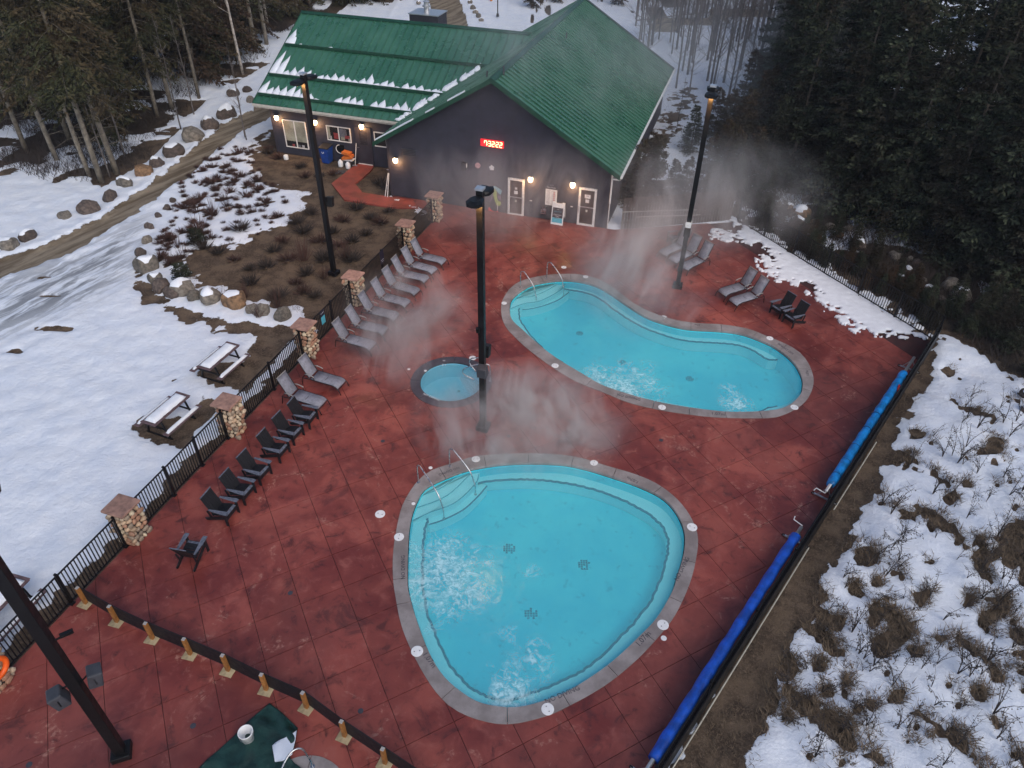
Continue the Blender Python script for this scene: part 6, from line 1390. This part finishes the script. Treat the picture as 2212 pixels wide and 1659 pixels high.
# far band beyond
for i in range(70):
    p = Vector((rf_.uniform(-90, 60), rf_.uniform(95, 135), 0)); tree('forest_conifer', 'dark olive conifer in the far forest', 'dark conifers far behind', (None, LD[i % 3][1]), p, rf_.uniform(1.0, 1.4))
# right forest
gr2 = 'dark firs filling the right forest'; cnt = 0; tries = 0; takr = []
def right_ok(pr):
    fr_ = [(1600,330),(1660,400),(1760,455),(1850,505),(1950,545),(2060,600),(2200,680),(2400,760)]
    for (xa_, ya_), (xb2, yb2) in zip(fr_, fr_[1:]):
        if xa_ <= pr.x < xb2: return pr.y < ya_ + (yb2 - ya_) * (pr.x - xa_) / (xb2 - xa_) - 8
    return False
for x, y, k, s_, w in ((1700,395,0,.72,'left front fir beside the rocks'),(1790,440,1,.8,'fir in front of the dark mass, upper right of the rocks'),(1850,462,2,.95,'tall fir at the front of the mass'),(1905,500,0,.78,'fir with lighter tips'),(2010,540,1,.8,'fir above the middle of the fence'),(2120,600,2,.9,'fir toward the right edge'),(2200,640,0,.85,'fir at the right picture edge')):
    p = G(x, y); takr.append(p); tree('fir_tree', 'dark fir, ' + w, 'dark firs at the edge of the right forest', RT[k], p, s_)
while cnt < 44 and tries < 5000:
    tries += 1; p = Vector((rf_.uniform(12, 52), rf_.uniform(26, 74), 0)); pr = proj(p)
    if not right_ok(pr) or pr.x < 1640 + max(0, (300 - pr.y) * .25) or any((p - q_).length < 2.3 for q_ in takr): continue
    if pr.x < 1780 and pr.y < 160 or (pr.x > 1900 and pr.y < 330 and rf_.random() < .8): continue
    takr.append(p); tree('fir_tree', 'dark fir in the crowded right forest', gr2, RT[rf_.randrange(3)], p, rf_.uniform(.7, 1.1)); cnt += 1
for x, y, s_, k in ((1560,330,.6,1),(1590,370,.7,1),(1625,345,.8,1),(1600,300,.8,1),(1650,400,.7,0),(1555,380,.5,1),(1490,330,.45,0),(1540,300,.5,1),(1615,420,.6,1),(2190,1000,.0,0),(1520,420,.5,1),(1575,425,.55,1),(1640,440,.5,0),(1660,320,.9,0)):
    if s_: tree('young_cedar', 'young brownish cedar in the thicket right of the pool house', 'young brownish cedars by the right lamp post', RS[k], G(x, y), s_ * 1.1)
for x, y, s_ in ((1372,437,.62),(1394,432,.6),(1413,425,.55),(1352,428,.5),(1446,445,.45),(1475,440,.45)):
    tree('hedge_cedar', 'narrow brown-green cedar beside the pool house side wall', 'narrow cedars along the pool house side wall', (RS[0][0], RS[1][1]), G(x, y + 4), s_)
# low evergreen brush hugging the right fence
for x, y, s_ in ((1840,545,.2),(1880,580,.26),(1930,620,.22),(1965,640,.26),(2050,680,.3),(2090,720,.3),(2140,735,.35),(1800,520,.22),(2000,655,.22),(2180,760,.35),(1760,498,.2),(2120,690,.3),(2190,710,.35),(2230,820,.35),(2080,600,.35),(1960,530,.3),(2130,560,.4)):
    tree('low_fir', 'low ragged fir growing among the rocks behind the fence', 'low ragged firs among the rocks', RS[int(x) % 2], G(x, y), s_ * 1.15)
for i in range(34):
    f_ = rf_.uniform(.03, .98); p = BC.lerp(RC, f_) + Vector((.8, .75, 0)).normalized() * rf_.uniform(.5, 1.9)
    tree('fence_brush', 'dark evergreen scrub pressed against the outside of the forest fence', 'dark evergreen scrub along the forest fence', RS[i % 2], p, rf_.uniform(.14, .27))
# bare trees behind the house
for x, y in ((1150, 30), (1175, 12), (1205, 20), (1235, 5), (1165, -10), (1200, -15), (1250, -20), (1290, 12), (1315, 5), (1335, 25), (1360, 5), (1300, -20), (1345, -15), (1385, -5)):
    tree('brown_cedar', 'brownish cedar in the thicket behind the roofs', 'brownish cedars behind the roofs', (LD[1][0], LD[1][1]), G(x, y), rf_.uniform(.3, .45))
gbz = 'thin leafless trees behind the pool house'
for i in range(190):
    if i < 165: x, y = rf_.uniform(1370, 1790), rf_.choice([rf_.uniform(-60, 262), rf_.uniform(-20, 140)])
    else: x, y = rf_.uniform(1130, 1420), rf_.uniform(-70, 20)
    p = G(x, y); l = p - A
    if -BW - 2 < l.dot(bx_) < 1.2 and -2 < l.dot(by_) < 20: continue
    if x < 1460 and y > 150 and rf_.random() < .7: continue
    tree('bare_tree', 'thin leafless grey tree behind the pool house', gbz, BT[i % 4], p, rf_.uniform(.6, 1.0), parts=('trunk', 'branches'))
for i in range(26):
    p = G(rf_.uniform(1300, 1800), rf_.uniform(-75, -10)); tree('forest_conifer', 'dark conifer far behind the pool house', 'dark conifers far behind', (LD[i % 3][0], LD[i % 3][1]), p, rf_.uniform(.8, 1.2))
for x, y in ((1180,18),(1210,8),(1240,-4),(1160,0),(1200,-20),(1290,20),(1320,30),(1300,-10),(1350,10),(1460,290),(1500,130),(1420,40),(1540,210),(1700,200),(1660,250)):
    tree('bare_thicket', 'low leafless thicket behind the pool house', 'low thickets behind the pool house', ST[x % 3], G(x, y), rf_.uniform(.55, .8), parts=('trunk', 'branches'))
# rail fence along the far track
t0 = G(1372, 68); t1 = G(1760, 20); d = t1 - t0
t = thing('rail_fence', 'low log rail fence along the far brown track', 'fence', t0, math.atan2(d.y, d.x)); L = d.length
for z in (.45, .95): MB().tube([(0, 0, z), (L, 0, z)], .06, 6).build('rail', grey_bark, t)
for k in range(int(L / 2.6) + 1): MB().tube([(k * 2.6, 0, -.2), (k * 2.6, 0, 1.15)], .08, 6).build('post', grey_bark, t)
# saplings, stems and shrubs
def tuft_mesh(seed, m, n=70, h=.45, spread=.35, w=.012):
    q = np.random.RandomState(seed); a = q.rand(n) * 6.283; rr = q.rand(n) ** .6; base_ = np.stack([np.cos(a) * rr * .12, np.sin(a) * rr * .12, np.zeros(n)], 1)
    tip = base_ + np.stack([np.cos(a) * rr * spread, np.sin(a) * rr * spread, h * q.uniform(.5, 1.1, n) * (1 - .4 * rr)], 1)
    sd_ = np.stack([-np.sin(a + q.rand(n) * 2), np.cos(a), q.rand(n) * .3], 1) * w; md = base_ * .45 + tip * .55 + q.normal(0, .02, (n, 3))
    V = np.stack([base_ - sd_, base_ + sd_, md + sd_ * .7, tip, md - sd_ * .7], 1).reshape(-1, 3); i5 = np.arange(n)[:, None] * 5
    me = bpy.data.meshes.new('twigs'); me.from_pydata(V.tolist(), [], (i5 + np.array([0, 1, 2, 3, 4])).tolist()); me.materials.append(m); me.update(); return me
TU = [tuft_mesh(i, twig_red, 150, .42, .36, .013) for i in range(3)]; TD = [tuft_mesh(10 + i, twig_dark, 130, .5, .42, .013) for i in range(3)]; TG = [tuft_mesh(20 + i, straw, 220, .28, .42, .014) for i in range(3)]
TT = [tuft_mesh(30 + i, twig_red, 60, 1.2, .42, .010) for i in range(2)]
gsn = 'low reddish shrubs poking through the garden snow'; gbr = 'low dark shrubs on the bare garden ground'
for _ in range(260):
    x, y = rc.uniform(330, 640), rc.uniform(320, 560); p_ = G(x, y)
    if not pip(road, p_.x, p_.y) and x > 330 + (560 - y) * .35 and not pip(bare, p_.x, p_.y) and x < 620: tuft_px.append((x, y))
for i, (x, y) in enumerate(tuft_px):
    p = G(x, y); o = obj('garden_shrub', TU[i % 3]); o.location = on_ground(p, -.03); o.rotation_euler = (0, 0, i); s_ = rc.uniform(.8, 1.3) if i < 39 else rc.uniform(.35, .7); o.scale = (s_, s_, s_ * .9); tag(o, 'low reddish twiggy shrub standing in the garden snow', 'shrub', gsn)
for i, (x, y) in enumerate([(455,520),(470,545),(440,535),(620,560),(575,575),(540,610),(690,520),(655,500),(720,500),(730,530),(700,560),(660,590),(640,610),(600,640),(540,580),(505,560),(760,520),(790,505),(740,475),(770,450),(800,470),(820,480),(670,460),(640,480),(610,520),(590,540),(680,640),(655,630),(520,500),(760,560),(715,590),(840,455),(650,360),(600,340),(580,330),(690,380),(720,375),(820,395),(835,405),(660,380)]):
    p = G(x, y); o = obj('garden_shrub', (TD if i % 3 else TU)[i % 3]); o.location = on_ground(p, -.03); o.rotation_euler = (0, 0, i); s_ = rc.uniform(.9, 1.5); o.scale = (s_, s_, s_ * .85); tag(o, 'low dark twiggy shrub on the bare garden ground', 'shrub', gbr)
for i, (x, y, s_, w) in enumerate(((460,470,1.1,'in the snow left of the lamp post'),(430,505,1.2,'beside the tiny spruce'),(365,572,.8,'dense one by the boulders'),(395,560,.9,'on the bare edge'),(655,560,1.3,'tall red one left of the lamp post foot'),(745,555,1.2,'right of the lamp post foot'),(600,665,1.1,'above the last boulders'),(560,690,.7,'among the last boulders'),(530,640,.9,'near the rusty boulder'),(490,450,.8,'in the middle of the snow'),(385,540,.7,'thin one at left'),(420,450,.7,'thin one farther up'),(700,600,.9,'near the pink-capped pillar'))):
    o = obj('tall_shrub', TT[i % 2]); o.location = on_ground(G(x, y), -.03); o.scale = (s_,) * 3; o.rotation_euler = (0, 0, i); tag(o, 'tall upright leafless shrub, ' + w, 'shrub')
for x, y, s_, w in ((428,532,.7,'in the garden snow'),(396,608,.75,'beside the big corner boulders')): tree('small_spruce', 'tiny dark spruce ' + w, None, SPR[0], G(x, y), s_)
# winter stems on the right slope
SM = []
for k in range(5):
    q = random.Random(100 + k); mb = MB()
    for s_ in range(3 + k % 3):
        a = q.uniform(0, 6.28); L = q.uniform(.5, 1.3); lx = math.cos(a) * q.uniform(.1, .6); ly = math.sin(a) * q.uniform(.1, .6)
        pts = [Vector((lx * t_ * t_, ly * t_ * t_, L * t_ - .25 * t_ ** 3 * (k % 2))) for t_ in (0, .35, .7, 1)]; mb.tube(pts, [.012, .009, .006, .003], 4, cap=False)
        for b in range(5): c = pts[1].lerp(pts[3], q.random()); mb.tube([c, c + Vector((q.uniform(-.2, .2), q.uniform(-.2, .2), q.uniform(.02, .2)))], [.005, .002], 3, cap=False)
        for b in range(7): c = pts[1].lerp(pts[3], q.random()) + Vector((q.uniform(-.06, .06), q.uniform(-.06, .06), q.uniform(-.03, .05))); mb.add([c, c + Vector((.035, .01, .01)), c + Vector((.045, .035, -.01)), c + Vector((.01, .03, .012))], [(0, 1, 2, 3)])
    SM.append(mb.mesh('stems', twig_dark))
gst = 'dry leafless stems on the snowy right slope'
pts_ = [(1975,930),(1960,985),(2065,1010),(2095,1000),(2050,1080),(2010,1180),(2100,1040),(2075,1140),(1965,1330),(1900,1345),(2075,1270),(2110,1250),(2140,1330),(2180,1340),(1850,1420),(1820,1280),(1790,1320),(1880,1450),(1840,1540),(1980,1460),(2000,1500),(2080,1480),(2130,1560),(2170,1420),(1930,1585),(1700,1570),(1760,1600),(2060,1620),(2200,1500),(1995,900),(2150,900),(2090,870),(2200,1120),(2190,1220),(2140,1180),(1700,1480),(1740,1450),(1880,1230),(1935,1260),(1990,1290),(2030,1350),(2160,1040),(2120,1100),(1900,1180),(2170,960)]
for i, (x, y) in enumerate(pts_ + [(rc.uniform(1700, 2230), rc.uniform(880, 1680)) for _ in range(95)]):
    p = G(x, y)
    if pip(deck_poly, p.x, p.y) or (p - RC).dot(rn) < 1.2: continue
    o = obj('dry_stem', SM[i % 5]); o.location = on_ground(p, -.02); o.rotation_euler = (0, 0, i * 1.7); s_ = rc.uniform(.6, 1.25); o.scale = (s_,) * 3; tag(o, 'dry leafless stem standing in the right slope snow', 'stem', gst)
# dead grass on clumps, strip and fence edge: nobody could count it
V = []; Fc = []; q = np.random.RandomState(4)
def blades(cx, cy, r, n, h=.16):
    for _ in range(n):
        a = q.rand() * 6.283; d = r * math.sqrt(q.rand()); x = cx + math.cos(a) * d; y = cy + math.sin(a) * d
        if pip(deck_poly, x, y): continue
        z = GZ(x, y) - .03; b = q.rand() * 6.283; l = h * q.uniform(.5, 1.3); tx, ty = math.cos(b) * l * 1.1, math.sin(b) * l * 1.1; k = len(V)
        V.extend([(x - ty * .05, y + tx * .05, z), (x + ty * .05, y - tx * .05, z), (x + tx, y + ty, z + l * .7)]); Fc.append((k, k + 1, k + 2))
for cx, cy, rr in clumps[:37]: blades(cx, cy, rr * .8, int(420 * rr), .16)
for _ in range(900):
    p = G(q.uniform(1480, 2010), q.uniform(800, 1690))
    if pip(rstrip, p.x, p.y) and (p - RC).dot(rn) > .15: blades(p.x, p.y, .35, 14, .12)
for _ in range(3200):
    p = G(q.uniform(400, 930), q.uniform(300, 710))
    if pip(bare, p.x, p.y): blades(p.x, p.y, .5, 12, .13)
for _ in range(9000):
    p = G(q.uniform(1640, 2330), q.uniform(790, 1720))
    if (p - RC).dot(rn) > 1.0 and SNOW(p.x, p.y) < .45 and not pip(rstrip, p.x, p.y): blades(p.x, p.y, .22, 16, .17)
o = obj('dead_grass', np_mesh('dead_grass', V, Fc, straw)); tag(o, 'matted dead grass on the bare ground and slope clumps', kind='stuff')
# forest floor brush
V = []; Fc = []
def brush(cx, cy, r, n, h):
    for _ in range(n):
        a = q.rand() * 6.283; d = r * math.sqrt(q.rand()); x = cx + math.cos(a) * d; y = cy + math.sin(a) * d; z = GZ(x, y) - .03
        b = q.rand() * 6.283; l = h * q.uniform(.5, 1.3); tx, ty = math.cos(b) * l * .7, math.sin(b) * l * .7; k = len(V)
        V.extend([(x - .015, y, z), (x + .015, y, z), (x + tx, y + ty, z + l)]); Fc.append((k, k + 1, k + 2))
for _ in range(900):
    side = q.rand() < .5
    p = G(q.uniform(0, 620), q.uniform(60, 395)) if side else G(q.uniform(1620, 2212), q.uniform(330, 790))
    if pip(lforest if side else rforest, p.x, p.y) and not pip(deck_poly, p.x, p.y) and (side or (p - RC).dot(Vector((BC - RC).normalized())) > -50): brush(p.x, p.y, .9, 60, .5)
o = obj('undergrowth', np_mesh('undergrowth', V, Fc, twig_dark)); tag(o, 'tangled leafless undergrowth on the forest floors', kind='stuff')
# small far things
p = G(1061, 17); t = thing('fire_hydrant', 'orange fire hydrant in the snow beyond the roof', 'hydrant', on_ground(p)); MB().lathe([(.14, 0), (.12, .05), (.11, .6), (.14, .62), (.12, .75), (.03, .82)], 12).build('body', orange_cone, t, True); MB().box((0, 0, .5), (.4, .12, .12)).build('outlet', orange_cone, t)
for x, y, w in ((1075, 50, 'nearer'), (1047, 5, 'farther')): p = G(x, y); t = thing('path_lamp', 'thin dark path lamp standing in snow behind the roof, %s one' % w, 'lamp post', on_ground(p)); MB().tube([(0, 0, 0), (0, 0, 3.2)], .05, 8).build('pole', black_metal, t); MB().lathe([(.15, 0), (.1, .25)], 10).build('base', black_metal, t); MB().lathe([(.12, 3.2), (.2, 3.35), (.1, 3.5)], 10).build('head', black_metal, t)
p = G(1100, 420 + 340); 

# ------------------------------------------------------------ air: thin haze box and steam
def volume_mat(name, dens, col=(.8, .84, .9), steam=None, amb=0):
    m = bpy.data.materials.new(name); m.use_nodes = True; t = m.node_tree; t.nodes.clear(); out = t.nodes.new('ShaderNodeOutputMaterial'); v = t.nodes.new('ShaderNodeVolumePrincipled')
    v.inputs['Color'].default_value = (*col, 1); v.inputs['Anisotropy'].default_value = .2; v.inputs['Density'].default_value = dens
    if steam:
        co = t.nodes.new('ShaderNodeTexCoord'); g = t.nodes.new('ShaderNodeNewGeometry')
        vl = t.nodes.new('ShaderNodeVectorMath'); vl.operation = 'LENGTH'; t.links.new(co.outputs['Object'], vl.inputs[0])
        fall = ramp(t, vl.outputs['Value'], 1.0, .15)
        mp = t.nodes.new('ShaderNodeMapping'); mp.inputs['Scale'].default_value = (1, 1, .45); t.links.new(g.outputs['Position'], mp.inputs[0])
        n_ = noise(t, mp.outputs[0], steam, 6, .66, 1.6); d = mth(t, 'MULTIPLY', mth(t, 'MULTIPLY', ramp(t, n_, .42, .66), fall), dens); t.links.new(d, v.inputs['Density'])
    t.links.new(v.outputs[0], out.inputs['Volume']); return m
hb = MB().box((0, 0, 0), (1, 1, 1)).build('haze', volume_mat('cold_haze', .00035, (.75, .8, .9)), None); hb.scale = (820, 820, 30); hb.location = (0, 0, 30 / 2 - 6); tag(hb, 'thin cold haze hanging over the whole place', kind='stuff')
bm = bmesh.new(); bmesh.ops.create_icosphere(bm, subdivisions=3, radius=1); sme = bpy.data.meshes.new('steam'); bm.to_mesh(sme); bm.free()
for k, (px, py, z, sx, sy, sz, dn, sc_, w) in enumerate(((1130, 905, .9, 4.2, 3.2, 1.6, 1.8, .55, 'between the hot tub and the near pool'), (880, 690, .9, 3.2, 5.2, 1.3, .85, .5, 'over the lounger row'), (1385, 570, 2.0, 3.6, 4.8, 2.8, .75, .42, 'rising behind the kidney pool'), (1100, 420, 2.8, 7.0, 3.4, 3.0, .30, .4, 'before the gable wall'), (1540, 420, 2.6, 6.4, 4.6, 3.2, .42, .4, 'before the board fence'), (1230, 120, 7.2, 9, 8, 2.8, .10, .3, 'drifting over the green roof'), (1600, 130, 4, 14, 14, 6, .09, .2, 'hanging among the bare trees behind the house'))):
    m = volume_mat('steam_%s' % 'abcdefg'[k], dn, (.99, .985, .98), sc_); me = sme.copy(); me.materials.append(m)
    p = G(px, py, z); o = obj('steam', me); o.location = p; o.scale = (sx, sy, sz); tag(o, 'pale steam ' + w, kind='stuff')
for proto in (LN, AD, PT): 
    if 'used' in proto: del proto['used']
for o in bpy.data.objects:
    if 'used' in o: del o['used']
